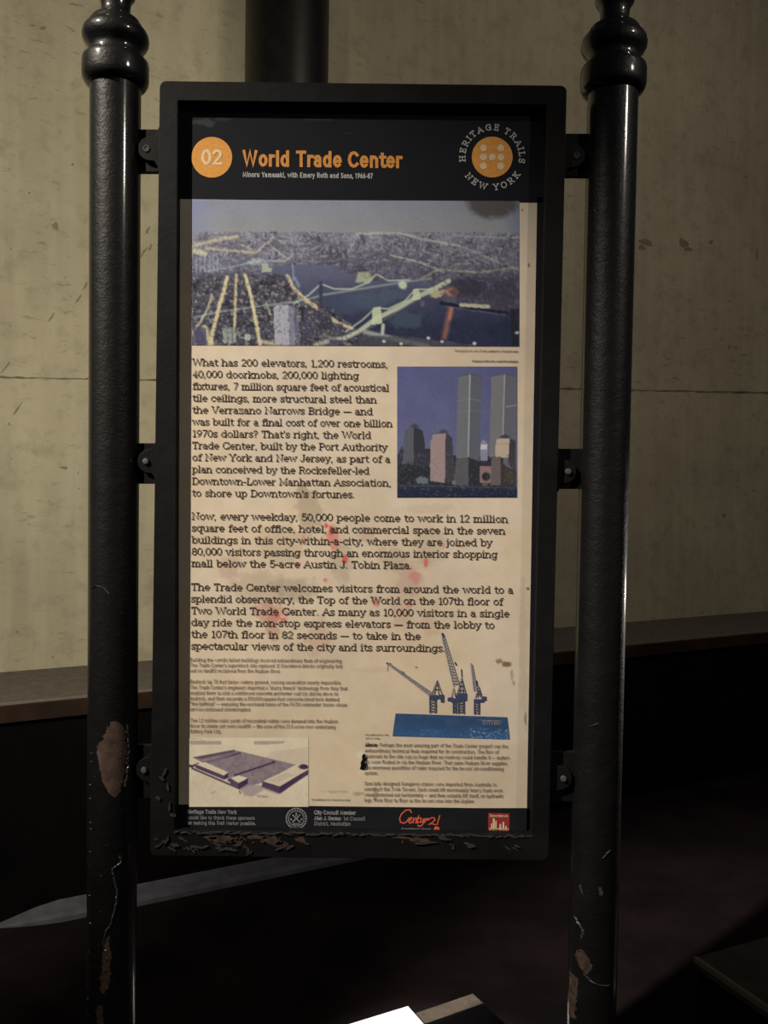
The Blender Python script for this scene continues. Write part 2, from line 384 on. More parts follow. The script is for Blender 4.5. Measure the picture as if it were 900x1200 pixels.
from_bm('back_panel', bm, M_FRAME, frame)

def flat_blob(bm, cx, cy, rx, ry, Y, seed, ang=0.0, thick=0.0016, n=26, jag=0.2):
    r = random.Random(seed); ph = [r.uniform(0, 6.28) for _ in range(5)]; pts = []
    for k in range(n):
        t = 2 * math.pi * k / n
        q = 1 + jag * math.sin(2 * t + ph[0]) + jag * .8 * math.sin(3 * t + ph[1]) + jag * .6 * math.sin(5 * t + ph[2]) + jag * .4 * math.sin(9 * t + ph[3])
        x, y = rx * q * math.cos(t), ry * q * math.sin(t)
        pts.append(P2(cx + x * math.cos(ang) - y * math.sin(ang), cy + x * math.sin(ang) + y * math.cos(ang), Y))
    prism_bm(bm, pts, Y - thick, Y + 0.0005)
# ragged paint along the bottom rail
bm = bmesh.new()
for i, (x, y, rx, ry) in enumerate([(262, 984, 17, 4), (277, 988, 9, 5), (318, 985, 12, 5), (330, 990, 6, 5), (300, 981, 10, 2.5), (248, 981, 8, 2.5), (352, 984, 7, 2.5), (490, 984, 10, 2.5), (470, 981, 9, 2)]):
    b2 = bmesh.new(); flat_blob(b2, x, y, rx, ry, YF, i, 0.05, 0.0003); from_bm('rust_patch', b2, M_RUST, frame)
bm.free()
bm = bmesh.new()
for i in range(58):
    x = 206 + i * 7.25 + rnd.uniform(-2, 2); y = 974.8 + 0.0125 * (x - 206) + rnd.uniform(-0.8, 0.9)
    flat_blob(bm, x, y, rnd.uniform(2.5, 6.5), rnd.uniform(0.5, 1.2), YF, 50 + i, rnd.uniform(-.25, .25), rnd.uniform(0.0008, 0.003), 14)
for i in range(46):
    x = rnd.choice([rnd.uniform(182, 300), rnd.uniform(182, 640), rnd.uniform(225, 345)]); y = rnd.uniform(981, 1000)
    flat_blob(bm, x, y, rnd.uniform(1.5, 5), rnd.uniform(0.5, 1.3), YF, 150 + i, rnd.uniform(-.9, .9), rnd.uniform(0.0008, 0.003), 14, 0.3)
for i, (x, y, rx, ry, a) in enumerate([(193, 905, 1.5, 5, .3), (197, 922, 1.2, 5, -.2), (186, 935, 2.5, 2, 0), (199, 945, 1.2, 5, .2), (203, 955, 3, 2, 0), (190, 912, 3, 1.2, .6), (205, 990, 4, 2, .3), (196, 984, 1.5, 4, .4), (228, 992, 4, 1.5, 0), (270, 995, 6, 1.3, .1), (498, 987, 10, 1.6, 0), (520, 982, 8, 1.5, .2), (550, 990, 7, 2, .5)]):
    flat_blob(bm, x, y, rx, ry, YF, 300 + i, a, 0.003, 16, 0.3)
tag(from_bm('paint_flakes', bm, M_FLAKE, frame), kind='stuff')

# ---- posts
def build_post(px300, py300, yoff, label):
    ctr = on_y(px300, py300, YPOST); cx = ctr.x; k = YPOST / F_PX
    R = 28.6 * k
    zt = lambda y: on_y(px300, y + yoff, YPOST).z
    post_bm = bmesh.new(); lathe_bm(post_bm, cx, YPOST, [(R * 1.02, 0.0), (R * 1.02, 0.02), (R, 0.03), (R, 0.6), (R, 1.2), (R, zt(100))], 72)
    post = from_bm('sign_post', post_bm, M_POST, sign, True); post['label'] = label
    bmk = bmesh.new()
    prof = [(29.2, 103), (33.5, 101), (36.6, 96), (37.4, 91), (37.4, 76), (36.6, 72), (33.0, 68), (30.4, 65.5), (30.0, 62), (31.0, 58.5), (34.5, 54), (36.8, 49.5), (37.4, 45), (36.6, 40), (34.5, 36), (31.0, 33.5), (29.6, 32), (29.3, 29), (27, 25), (23, 22.5), (18.5, 20.5), (16.6, 17), (16.3, 12), (16.6, 6), (18, 1), (21, -3), (22.5, -8), (21.5, -13), (18, -16)]
    lathe_bm(bmk, cx, YPOST, [(r * k, zt(y)) for r, y in prof], 72); from_bm('collar', bmk, M_POST, post, True)
    bmb = bmesh.new(); rb = 33 * k; zc = zt(-16) + rb * 0.86
    lathe_bm(bmb, cx, YPOST, [(max(0.0015, rb * math.sin(t)), zc - rb * math.cos(t)) for t in [math.radians(a) for a in (32, 45, 58, 72, 90, 108, 124, 140, 156, 170, 178)]], 56)
    from_bm('ball_finial', bmb, M_POST, post, True)
    bmf = bmesh.new(); lathe_bm(bmf, cx, YPOST, [(R * 1.7, 0.0), (R * 1.7, 0.012), (R * 1.55, 0.02), (R * 1.15, 0.03), (R * 1.02, 0.06)], 64); from_bm('foot_flange', bmf, M_POST, post)
    return post, cx, R
postL, cxL, RL = build_post(134.5, 300, 0, 'left post, paint torn open near its lower third')
postR, cxR, RR = build_post(713.7, 300, 8.5, 'right post, sound paint with small chips low down')

def in_poly(poly, X, Y):
    poly = np.asarray(poly, float); inside = np.zeros(np.shape(X), bool); n = len(poly); j = n - 1
    for i in range(n):
        xi, yi = poly[i]; xj, yj = poly[j]
        if yi != yj:
            c = ((yi > Y) != (yj > Y)) & (X < (xj - xi) * (Y - yi) / (yj - yi) + xi); inside ^= c
        j = i
    return inside
def vnoise(shape, cell, seed):
    r = np.random.RandomState(seed); h, w = shape; gh, gw = int(h / cell) + 3, int(w / cell) + 3
    g = r.rand(gh, gw); yy, xx = np.mgrid[0:h, 0:w] / float(cell); y0 = yy.astype(int); x0 = xx.astype(int)
    fy, fx = yy - y0, xx - x0; fy = fy * fy * (3 - 2 * fy); fx = fx * fx * (3 - 2 * fx)
    return (g[y0, x0] * (1 - fx) + g[y0, x0 + 1] * fx) * (1 - fy) + (g[y0 + 1, x0] * (1 - fx) + g[y0 + 1, x0 + 1] * fx) * fy
def fnoise(shape, cell, seed, octs=4):
    t = 0; a = 1; s = 0
    for o_ in range(octs):
        t = t + a * vnoise(shape, max(1.0, cell / 2 ** o_), seed + o_); s += a; a *= .6
    return t / s
def post_patch(name, parent, cx, R, polys, m, lift=0.0004, rough=0.00015, step=1.0, seed=1):
    for i, p in enumerate(polys): post_patch_one(name, parent, cx, R, [p], m, lift, rough, step, seed + i)
def post_patch_one(name, parent, cx, R, polys, m, lift, rough, step, seed):
    """irregular patch lying on the round face of a post"""
    vs_, fs = [], []; idx = {}
    r = random.Random(seed)
    for poly in polys:
        xs = [p[0] for p in poly]; ys = [p[1] for p in poly]
        X, Y = np.meshgrid(np.arange(min(xs) - 2, max(xs) + 2, step), np.arange(min(ys) - 2, max(ys) + 2, step))
        N = (fnoise(X.shape, 6, seed) - .5) * 7
        M = in_poly(poly, X + N, Y + N.T[:X.shape[0], :X.shape[1]] if N.T.shape == N.shape else Y + N)
        idx = {}
        def vert(i, j):
            if (i, j) not in idx:
                p = on_y(X[i, j], Y[i, j], YPOST - R * 0.9); dx = max(-R * .985, min(R * .985, p.x - cx))
                edge = not M[max(0, i - 1):i + 2, max(0, j - 1):j + 2].all()
                rr = R + lift + (0.0 if edge else rough * r.random())
                ang = math.asin(dx / R); idx[(i, j)] = len(vs_)
                vs_.append((cx + rr * math.sin(ang), YPOST - rr * math.cos(ang), p.z))
            return idx[(i, j)]
        for i in range(X.shape[0] - 1):
            for j in range(X.shape[1] - 1):
                if M[i, j] and M[i + 1, j] and M[i, j + 1] and M[i + 1, j + 1]:
                    fs.append((vert(i, j), vert(i + 1, j), vert(i + 1, j + 1), vert(i, j + 1)))
    me = bpy.data.meshes.new(name); me.from_pydata(vs_, [], fs)
    return link_mesh(name, me, m, parent)
post_patch('bare_patch', postL, cxL, RL, [[(128, 848), (134, 843), (141, 848), (146, 856), (147, 880), (145, 905), (142, 926), (136, 936), (129, 930), (121, 916), (116, 898), (113, 882), (118, 868), (124, 858)]], M_PRIMER, step=0.8)
post_patch('rust_streak', postL, cxL, RL, [[(124, 1096), (129, 1094), (131, 1112), (130, 1150), (122, 1165), (118, 1160), (120, 1130), (121, 1110)], [(113, 1178), (122, 1176), (124, 1200), (112, 1205)]], M_RUST, step=0.8, seed=7)
def ridge(name, parent, cx, R, lines, m, w=1.3, seed=3):
    for i, p in enumerate(lines): ridge_one(name, parent, cx, R, [p], m, w, seed + i)
def ridge_one(name, parent, cx, R, lines, m, w, seed):
    """raised curled edge of torn paint along a path on a post"""
    r = random.Random(seed); vs_, fs = [], []
    for pts in lines:
        dense = []
        for (x0, y0), (x1, y1) in zip(pts, pts[1:]):
            k_ = max(2, int(math.hypot(x1 - x0, y1 - y0) / 1.6))
            for i in range(k_): dense.append((x0 + (x1 - x0) * i / k_ + r.uniform(-.7, .7), y0 + (y1 - y0) * i / k_))
        row = []
        for x, y in dense:
            ww = w * r.uniform(0.5, 1.3); ring = []
            for ox, lift in ((-ww, 0.0), (-ww * .2, 0.0020 * r.uniform(.4, 1.2)), (ww, 0.0)):
                p = on_y(x + ox, y, YPOST - R * .9); dx = max(-R * .985, min(R * .985, p.x - cx)); a_ = math.asin(dx / R)
                ring.append(len(vs_)); vs_.append((cx + (R + lift) * math.sin(a_), YPOST - (R + lift) * math.cos(a_), p.z))
            row.append(ring)
        for a_, b_ in zip(row, row[1:]):
            for i in range(2): fs.append((a_[i], b_[i], b_[i + 1], a_[i + 1]))
    me = bpy.data.meshes.new(name); me.from_pydata(vs_, [], fs); return link_mesh(name, me, m, parent)
ridge('torn_paint', postL, cxL, RL, [[(140, 1003), (141, 1012), (132, 1017), (134, 1030), (137, 1042), (136, 1060), (131, 1080), (124, 1092), (122, 1104), (127, 1120), (126, 1128)], [(108, 690), (114, 686), (123, 689), (130, 697)], [(146, 850), (148, 880), (145, 925)]], M_FLAKE)
specks = []
for i in range(26):
    y = 870 + i * 13 + rnd.uniform(-5, 5); x = 105 - (y - 870) * 0.011 + rnd.uniform(-1, 1.5) if i % 3 else rnd.uniform(104, 128); specks.append([(x, y), (x + 1.2, y + 2.0)])
ridge('paint_flecks', postL, cxL, RL, specks, M_FLAKE, 0.8, 9)
post_patch('chipped_paint', postR, cxR, RR, [[(681, 1040), (684, 1040), (685, 1050), (682, 1050)], [(700, 1038), (706, 1038), (704, 1048), (700, 1046)], [(668, 1048), (671, 1046), (672, 1058), (669, 1060)],
    [(676, 1118), (684, 1114), (690, 1122), (694, 1134), (686, 1142), (678, 1134)], [(665, 1150), (678, 1148), (677, 1200), (664, 1204)]], M_RUST, step=0.7, seed=12)
ridge('torn_paint', postR, cxR, RR, [[(684, 1142), (694, 1150), (705, 1153), (716, 1155)], [(676, 1080), (684, 1092), (682, 1105)], [(691, 852), (703, 846)], [(706, 1004), (716, 994)], [(694, 1130), (690, 1140)]], M_FLAKE, 1.2, 5)

# ---- brackets: an ear on the frame bolted to a lug on the post
def ear_outline(side, xf, xt, yc, half, tip):
    """rounded tongue with hollow shoulders, in pixels; side -1 points left"""
    pts = [(xf, yc - half)]
    L = abs(xt - xf); s = side
    for t in (0.25, .5, .75): pts.append((xf + s * L * .30 * t, yc - half + (half - tip) * (1 - (1 - t) ** 2)))
    for a_ in range(-80, 81, 16): pts.append((xt - s * tip + s * tip * math.cos(math.radians(a_)), yc + tip * math.sin(math.radians(a_))))
    for t in (.75, .5, .25): pts.append((xf + s * L * .30 * t, yc + half - (half - tip) * (1 - (1 - t) ** 2)))
    pts.append((xf, yc + half)); pts.append((xf - s * 6, yc + half)); pts.append((xf - s * 6, yc - half)); return pts
def bracket(side, xf, xp, yt, yb, bx, by, bolted, label=None):
    Y0 = YF + 0.010
    bm = bmesh.new(); prism_bm(bm, [P2(x, y, Y0 + 0.014) for x, y in ((xf - side * 1, yt), (xp + side * 7, yt), (xp + side * 7, yb), (xf - side * 1, yb))], Y0 + 0.0085, Y0 + 0.0195)
    lug = from_bm('lug', bm, M_FRAME, sign, bevel=0.001)
    h = (yb - yt) / 2
    bm = bmesh.new(); prism_bm(bm, [P2(x, y, Y0) for x, y in ear_outline(side, xf, bx + side * 10, by, h * 1.02, 14)], Y0, Y0 + 0.008)
    ear = from_bm('bracket', bm, M_FRAME, sign, bevel=0.001)
    k = YF / F_PX; c = on_y(bx, by, Y0)
    prof = [(3.6, 0.0005), (3.6, 0.003), (3.2, 0.0042), (1.2, 0.0046)] if bolted else [(3.9, 0.0003), (3.9, 0.0016), (2.4, 0.0016), (2.3, 0.0006)]
    bm = bmesh.new(); lathe_bm(bm, 0, 0, [(r * k, z) for r, z in prof], 24)
    bmesh.ops.transform(bm, matrix=Matrix.Translation((c.x, Y0, c.z)) @ Matrix.Rotation(math.pi / 2, 4, 'X'), verts=bm.verts)
    if bolted:
        from_bm('bolt', bm, M_BOLT, ear)
    else:
        from_bm('bolt_hole', bm, M_FLAKE, ear)
bracket(-1, 186, 163, 153, 203, 171.5, 174, False)
bracket(-1, 182.5, 163, 519.5, 567, 171, 540.5, True)
bracket(-1, 178, 160, 872, 934, 169, 902, True)
bracket(1, 661, 684, 158, 208, 675.5, 182, False)
bracket(1, 654.5, 678, 526, 573, 665.5, 552.5, True)
bracket(1, 646, 670, 880, 938, 660, 912, True)

# ---- raster prints: colour fields on fine meshes
class Print:
    def __init__(s, x0, y0, x1, y1, step, colour):
        nx, ny = int(round((x1 - x0) / step)) + 1, int(round((y1 - y0) / step)) + 1
        s.X, s.Y = np.meshgrid(np.linspace(x0, x1, nx), np.linspace(y0, y1, ny)); s.step = step
        s.I = np.zeros(s.X.shape + (3,)); s.I[:] = colour
    k = 1.0
    def m(s, mask, c, a=1.0):
        al = (mask * a)[..., None]; s.I = s.I * (1 - al) + np.asarray(c, float) * al
    def warp(s, amp, cell, seed):
        s.wx = (fnoise(s.X.shape, cell / s.step, seed, 3) - .5) * 2 * amp; s.wy = (fnoise(s.X.shape, cell / s.step, seed + 9, 3) - .5) * 2 * amp
    wx = 0.0; wy = 0.0
    def soften(s, n=1):
        for _ in range(n):
            P = np.pad(s.I, ((1, 1), (1, 1), (0, 0)), 'edge'); s.I = (P[1:-1, 1:-1] * 4 + P[:-2, 1:-1] + P[2:, 1:-1] + P[1:-1, :-2] + P[1:-1, 2:]) / 8
    def poly(s, pts, c, a=1.0): s.m(in_poly(pts, s.X + s.wx, s.Y + s.wy).astype(float), c, a)
    def line(s, pts, w, c, a=1.0, soft=0.8):
        best = np.full(s.X.shape, 1e9)
        for (x0, y0), (x1, y1) in zip(pts, pts[1:]):
            dx, dy = x1 - x0, y1 - y0; t = np.clip(((s.X - x0) * dx + (s.Y - y0) * dy) / (dx * dx + dy * dy + 1e-9), 0, 1)
            best = np.minimum(best, np.hypot(s.X + s.wx - x0 - t * dx, s.Y + s.wy - y0 - t * dy))
        s.m(np.clip((w / 2 + soft / 2 - best) / soft, 0, 1), c, a)
    def blob(s, cx, cy, rx, ry, c, a=1.0, jag=0.5, seed=0, cell=6):
        d = np.hypot((s.X - cx) / rx, (s.Y - cy) / ry) + (fnoise(s.X.shape, cell / s.step, seed) - .5) * 2 * jag
        s.m(np.clip((1 - d) * 3, 0, 1), c, a)
    def mesh(s, name, Y, parent, m=None):
        ny, nx = s.X.shape; co = on_y_arr(s.X, s.Y, Y).reshape(-1, 3)
        i = np.arange(ny * nx).reshape(ny, nx); q = np.stack([i[:-1, :-1], i[1:, :-1], i[1:, 1:], i[:-1, 1:]], -1).reshape(-1, 4)
        me = bpy.data.meshes.new(name); me.vertices.add(len(co)); me.vertices.foreach_set('co', co.ravel())
        me.loops.add(q.size); me.loops.foreach_set('vertex_index', q.ravel().astype(np.int32))
        me.polygons.add(len(q)); me.polygons.foreach_set('loop_start', np.arange(0, q.size, 4, dtype=np.int32))
        me.update(calc_edges=True)
        at = me.color_attributes.new('print', 'FLOAT_COLOR', 'POINT')
        lin = np.clip(s2l(np.clip(s.I, 0, 255)) / (ILLUM * s.k), 0.002, 0.93).reshape(-1, 3)
        at.data.foreach_set('color', np.concatenate([lin, np.ones((len(lin), 1))], 1).astype(np.float32).ravel())
        return link_mesh(name, me, m or M_PRINT, parent)

# ---- the sheet of paper
PX0, PX1, PY0, PY1 = 205, 631, 120, 980
pp = Print(209.5, 229, 630, 947, 1.5, (196, 173, 142))
sh = pp.X.shape
pp.I += ((fnoise(sh, 60, 1) - .5) * 26)[..., None] + ((fnoise(sh, 8, 5) - .5) * 12)[..., None]
pp.I += (fnoise(sh, 90, 9) - .5)[..., None] * np.array([10, 0, -14.])
for i, (x, y, rx, ry, c, a) in enumerate([
    (362, 600, 16, 26, (150, 128, 100), .5), (355, 575, 8, 12, (135, 112, 90), .5), (330, 640, 30, 26, (158, 136, 108), .35), (305, 690, 40, 22, (165, 140, 110), .4),
    (345, 690, 30, 16, (140, 126, 100), .45), (320, 735, 10, 22, (165, 115, 90), .45), (270, 665, 14, 16, (165, 120, 100), .35), (318, 720, 22, 16, (172, 105, 88), .45),
    (400, 660, 14, 30, (150, 132, 105), .4), (460, 655, 20, 18, (155, 134, 108), .4), (480, 680, 18, 22, (172, 130, 112), .4), (505, 640, 22, 26, (158, 138, 112), .35),
    (390, 630, 9, 16, (190, 80, 72), .5), (388, 622, 3, 6, (196, 60, 58), .8), (382, 616, 2.5, 4, (196, 60, 58), .8), (404, 656, 4, 6, (196, 70, 66), .75), (356, 630, 3, 7, (190, 110, 95), .6),
    (381, 680, 3, 3, (190, 80, 75), .7), (349, 661, 4, 4, (195, 85, 80), .6), (325, 721, 4, 3.5, (200, 72, 66), .8), (332, 726, 3, 2, (196, 80, 74), .7), (440, 705, 5, 7, (185, 90, 78), .55),
    (499, 658, 3, 7, (192, 80, 76), .7), (486, 677, 7, 8, (190, 110, 98), .6), (480, 708, 5, 6, (194, 105, 95), .6), (541, 640, 4, 3, (190, 110, 96), .5), (520, 640, 3, 4, (190, 120, 100), .5),
    (470, 720, 14, 20, (176, 136, 112), .4), (505, 735, 14, 14, (176, 142, 116), .4), (430, 625, 12, 12, (165, 125, 108), .35), (373, 748, 16, 24, (170, 128, 100), .35),
    (594, 778, 6, 4, (95, 75, 48), .8), (585, 775, 4, 3, (110, 88, 60), .7), (600, 790, 2, 8, (125, 105, 75), .5), (602, 800, 1.5, 4, (120, 100, 70), .5), (440, 785, 30, 4, (168, 150, 120), .3),
    (620, 310, 1.3, 3.5, (60, 48, 35), .9), (612, 246, 1, 1.5, (60, 48, 35), .8), (616, 845, 1.5, 12, (110, 88, 60), .6), (619, 690, 2, 1.5, (70, 50, 35), .8), (488, 782, 1.5, 1, (60, 60, 70), .9),
    (427, 893, 4, 10, (40, 34, 30), .8), (445, 896, 14, 4, (196, 184, 160), .8), (424, 885, 6, 4, (206, 190, 160), .8), (440, 930, 3, 12, (120, 102, 78), .5), (420, 930, 10, 2, (130, 110, 85), .5), (395, 928, 16, 1.4, (130, 110, 85), .4),
    (613, 760, 6, 90, (172, 150, 112), .3), (500, 596, 40, 6, (170, 150, 120), .3)]):
    pp.blob(x, y, rx, ry, c, a, 0.55, 30 + i, 7)
pp.poly([(388, 806), (424, 806), (424, 866), (388, 866)], (190, 170, 136), .25)
poster = pp.mesh('poster', YP, sign)
poster['label'] = 'yellowed paper poster with stains, text and pictures'

# header and footer bands
hd = Print(209, 121, 637, 233, 1.5, (25, 24, 26)); sh = hd.X.shape
hd.I += ((fnoise(sh, 20, 3) - .5) * 5)[..., None]
hd.blob(240, 143, 18, 5, (70, 66, 58), .55, .6, 4, 8); hd.blob(262, 139, 14, 2.5, (58, 55, 50), .45, .5, 6, 6); hd.blob(246, 147, 5, 2, (75, 70, 62), .5, .5, 8, 5); hd.blob(375, 138, 22, 1.5, (52, 49, 46), .45, .5, 9, 6); hd.blob(408, 154, 5, 1, (58, 54, 52), .5, .4, 10, 5)  # pale scuffs; the ones at top left paint in a glare
hd.Y += 0.0105 * (hd.X - 209)
hd.k = 1.0
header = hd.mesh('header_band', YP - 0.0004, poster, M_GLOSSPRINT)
ft = Print(203, 942.5, 625, 979, 1.5, (23, 22, 23)); ft.I += ((fnoise(ft.X.shape, 16, 3) - .5) * 6)[..., None]; ft.Y += 0.0125 * (ft.X - 203)
ft.k = 0.75
footer = ft.mesh('footer_band', YP - 0.0004, poster, M_GLOSSPRINT)
sd = Print(629.5, 231, 639, 980, 3, (26, 26, 28)); sd.X -= 0.0168 * (sd.Y - 231)
sd.mesh('black_margin', YP - 0.0004, poster, M_GLOSSPRINT)

# ---- the aerial night picture
A = Print(225, 234, 608.5, 404.5, 0.9, (120, 118, 124)); X, Y = A.X, A.Y; sh = X.shape
rs = np.random.RandomState(11)
A.warp(1.0, 4, 200); WARP = (A.wx, A.wy)
skyt = np.clip((Y - 234) / 38, 0, 1)[..., None]
A.I[:] = np.array([122, 120, 126]) * (1 - skyt) + np.array([126, 124, 120]) * skyt
A.I += np.clip((255 - X) / 30, 0, 1)[..., None] * np.array([-8, -4, 9.]) + ((fnoise(sh, 30, 2) - .5) * 10)[..., None]
A.I += np.clip((X - 590) / 18, 0, 1)[..., None] * np.array([-20, -14, 2.])
hz = 271 + (fnoise(sh, 30, 21) - .5) * 5
city = (Y > hz).astype(float)
dep = np.clip((Y - 272) / 60, 0, 1)[..., None]
A.I = A.I * (1 - city[..., None]) + city[..., None] * (np.array([108, 104, 112]) * (1 - dep) + np.array([66, 62, 74]) * dep)
big = fnoise(np.array(sh), 26, 41)
A.I += city[..., None] * ((big - .5) * 60)[..., None]
fine = vnoise(sh, 2.4, 51); stretch = vnoise((sh[0], sh[1] // 3 + 3), 1.8, 61); stretch = np.repeat(stretch, 3, 1)[:, :sh[1]]
A.m(city * np.clip((fine - .58) * 4, 0, 1) * np.clip(1.4 - dep[..., 0], .3, 1), (158, 150, 140), .55)
A.m(city * np.clip((stretch - .6) * 4, 0, 1) * (Y < 322), (160, 152, 138), .45)
A.m(city * np.clip((.38 - fnoise(sh, 5, 71, 3)) * 6, 0, 1), (44, 41, 52), .6)
A.line([(225, 288), (255, 281), (278, 277)], 4, (178, 166, 128), .8, 3); A.line([(228, 294), (240, 297)], 6, (186, 176, 140), .8, 3); A.line([(242, 291), (300, 296)], 3, (178, 164, 132), .7, 2)
A.line([(283, 287), (302, 294), (320, 278)], 2, (186, 172, 136), .7, 1.5); A.line([(318, 289), (334, 300)], 2, (184, 172, 150), .6, 1.5); A.line([(320, 306), (334, 306), (343, 298)], 2, (172, 158, 130), .7, 1.5)
A.line([(418, 273), (470, 272), (500, 280), (540, 287)], 2.2, (178, 172, 156), .7, 2); A.line([(545, 276), (608, 277)], 1.4, (170, 164, 152), .6, 1.5); A.line([(458, 298), (495, 307), (520, 318)], 2, (178, 168, 142), .75, 1.5)
A.line([(540, 287), (585, 306)], 1.6, (170, 160, 142), .6, 1.2); A.line([(492, 326), (515, 314), (560, 318), (606, 312)], 2, (168, 154, 122), .6, 2)
for x in range(230, 256, 5): A.line([(x, 301), (x, 318)], 2.2, (140, 138, 150), .7, 1)
# lower left blocks darker
low = np.clip((Y - 318) / 10, 0, 1) * (X < 420)
A.m(low, (52, 49, 58), .55); A.m(low * np.clip((vnoise(sh, 2.6, 81) - .62) * 5, 0, 1), (140, 134, 122), .7); A.m(low * np.clip((.42 - vnoise(sh, 4, 83)) * 5, 0, 1), (26, 24, 31), .75)
# river
riv = [(296, 319), (312, 311), (352, 309), (392, 310), (402, 320), (416, 322), (440, 328), (470, 324), (500, 330), (512, 345), (520, 352), (560, 357), (600, 364), (607, 380), (608, 404), (560, 404), (500, 396), (440, 390), (418, 384), (395, 366), (362, 346), (348, 337), (338, 324), (318, 319)]
R_ = in_poly(riv, X + (fnoise(sh, 8, 91) - .5) * 6, Y + (fnoise(sh, 8, 95) - .5) * 4).astype(float)
depth = np.clip((Y - 312) / 70, 0, 1)[..., None]
A.I = A.I * (1 - R_[..., None]) + R_[..., None] * (np.array([82, 82, 98]) * (1 - depth) + np.array([36, 39, 57]) * depth + ((fnoise(sh, 10, 97) - .5) * 14)[..., None])
A.blob(430, 352, 36, 10, (66, 76, 88), .6, .4, 101, 10); A.blob(475, 374, 26, 12, (62, 76, 84), .6, .5, 103, 10); A.blob(405, 358, 24, 14, (56, 64, 80), .6, .5, 105, 9); A.blob(460, 345, 20, 6, (68, 80, 90), .5, .5, 106, 8)
A.line([(528, 362), (524, 378), (521, 394)], 6, (160, 96, 74), .7, 5); A.line([(529, 360), (527, 372)], 3, (190, 116, 84), .7, 3); A.blob(529, 341, 9, 7, (190, 120, 88), .7, .4, 107, 5); A.blob(495, 355, 3, 5, (150, 104, 92), .4)
A.line([(343, 309), (344, 328)], 2, (150, 152, 160), .6, 1.5); A.line([(346, 325), (350, 335)], 3, (140, 146, 150), .6, 2)
# far shore right of the river
A.poly([(515, 356), (596, 367), (596, 364), (516, 352)], (24, 25, 38), .9); A.line([(518, 357), (592, 368)], 1.0, (100, 104, 122), .8, .8)
for x0, x1, y in ((540, 559, 356), (560, 572, 357)): A.line([(x0, y), (x1, y + 1)], 4.5, (176, 166, 134), .9, 1)
A.blob(545, 335, 24, 14, (38, 36, 44), .6, .5, 111, 6); A.blob(585, 345, 20, 16, (44, 42, 50), .5, .5, 113, 6)
A.blob(512, 343, 10, 6, (176, 162, 118), .8, .5, 115, 5)
A.poly([(598, 360), (608, 360), (608, 404), (600, 404)], (30, 28, 34), .8); A.blob(606, 388, 3, 2, (170, 166, 140), .9)
# bridges
A.wx = A.wy = 0.0
A.line([(228, 372), (258, 365), (300, 359), (340, 354), (362, 350), (378, 345), (420, 338), (470, 330), (505, 325)], 2.6, (116, 122, 116), .9, 1.2)
A.line([(345, 355), (362, 345), (376, 332), (392, 338), (412, 338), (432, 330), (441, 320), (455, 328), (480, 327)], 1.8, (162, 168, 146), .9, 1.2)
A.line([(376, 331), (376, 360)], 4, (40, 48, 62), .9, 1.5); A.line([(240, 318), (275, 312), (300, 306), (330, 305)], 1.8, (140, 150, 150), .8, 1.5); A.blob(301, 306, 12, 5, (160, 168, 150), .6, .4, 117, 5)
A.poly([(307, 315), (308, 308), (314, 308), (315, 313), (319, 314), (318, 318), (306, 319)], (148, 154, 130), .9); A.blob(427, 325, 12, 8, (166, 164, 128), .75, .4, 119, 5); A.blob(472, 333, 6, 6, (176, 182, 148), .9, .3, 121, 4)
A.line([(398, 398), (420, 388), (440, 373), (470, 358), (488, 347), (508, 338), (526, 328)], 5.5, (160, 161, 134), .95, 1.5); A.line([(398, 402), (440, 380), (486, 352)], 1.5, (92, 96, 88), .8, 1)
A.line([(405, 388), (425, 374), (440, 360), (455, 361), (474, 352), (487, 338), (502, 338), (526, 328)], 1.6, (176, 180, 146), .9, 1)
A.poly([(435, 380), (437, 360), (446, 358), (448, 378)], (172, 174, 136), .9); A.poly([(483, 351), (484, 338), (491, 337), (493, 350)], (170, 174, 140), .9); A.line([(449, 380), (448, 392)], 4, (176, 178, 150), .9, 2)
A.line([(428, 388), (470, 398), (500, 404)], 5, (140, 142, 128), .9, 3); A.poly([(440, 392), (500, 396), (560, 404), (408, 404)], (52, 52, 54), .6)
for x, y in ((502, 395), (556, 401), (518, 399), (470, 402), (450, 399)): A.blob(x, y, 2.5, 2, (196, 194, 170), .9, .2)
# streets
A.wx, A.wy = WARP
st = (188, 172, 128)
A.line([(266, 325), (258, 356), (252, 378), (246, 404)], 4.5, st, .95, 1.5); A.line([(277, 322), (276, 350), (275, 382)], 3.2, (186, 168, 122), .9, 1.4); A.line([(287, 322), (295, 350), (299, 372), (305, 404)], 4.2, st, .95, 1.5)
A.line([(312, 354), (317, 368)], 2.4, (176, 164, 128), .8, 1.2); A.line([(248, 346), (244, 360), (236, 376), (228, 386)], 3, (176, 162, 124), .8, 1.5); A.line([(240, 384), (248, 404)], 7, st, .8, 3); A.line([(226, 388), (229, 404)], 3, (190, 172, 128), .8, 2); A.line([(303, 400), (324, 402)], 5, (176, 166, 126), .8, 3)
A.line([(337, 323), (345, 338), (360, 352), (378, 364), (396, 378), (412, 384)], 4.2, (182, 166, 128), .9, 1.8); A.line([(366, 358), (378, 365)], 2, (206, 140, 98), .7, 1.5); A.line([(370, 404), (398, 395)], 6, (150, 148, 126), .8, 3); A.line([(380, 392), (410, 404)], 4, (110, 112, 102), .8, 3)
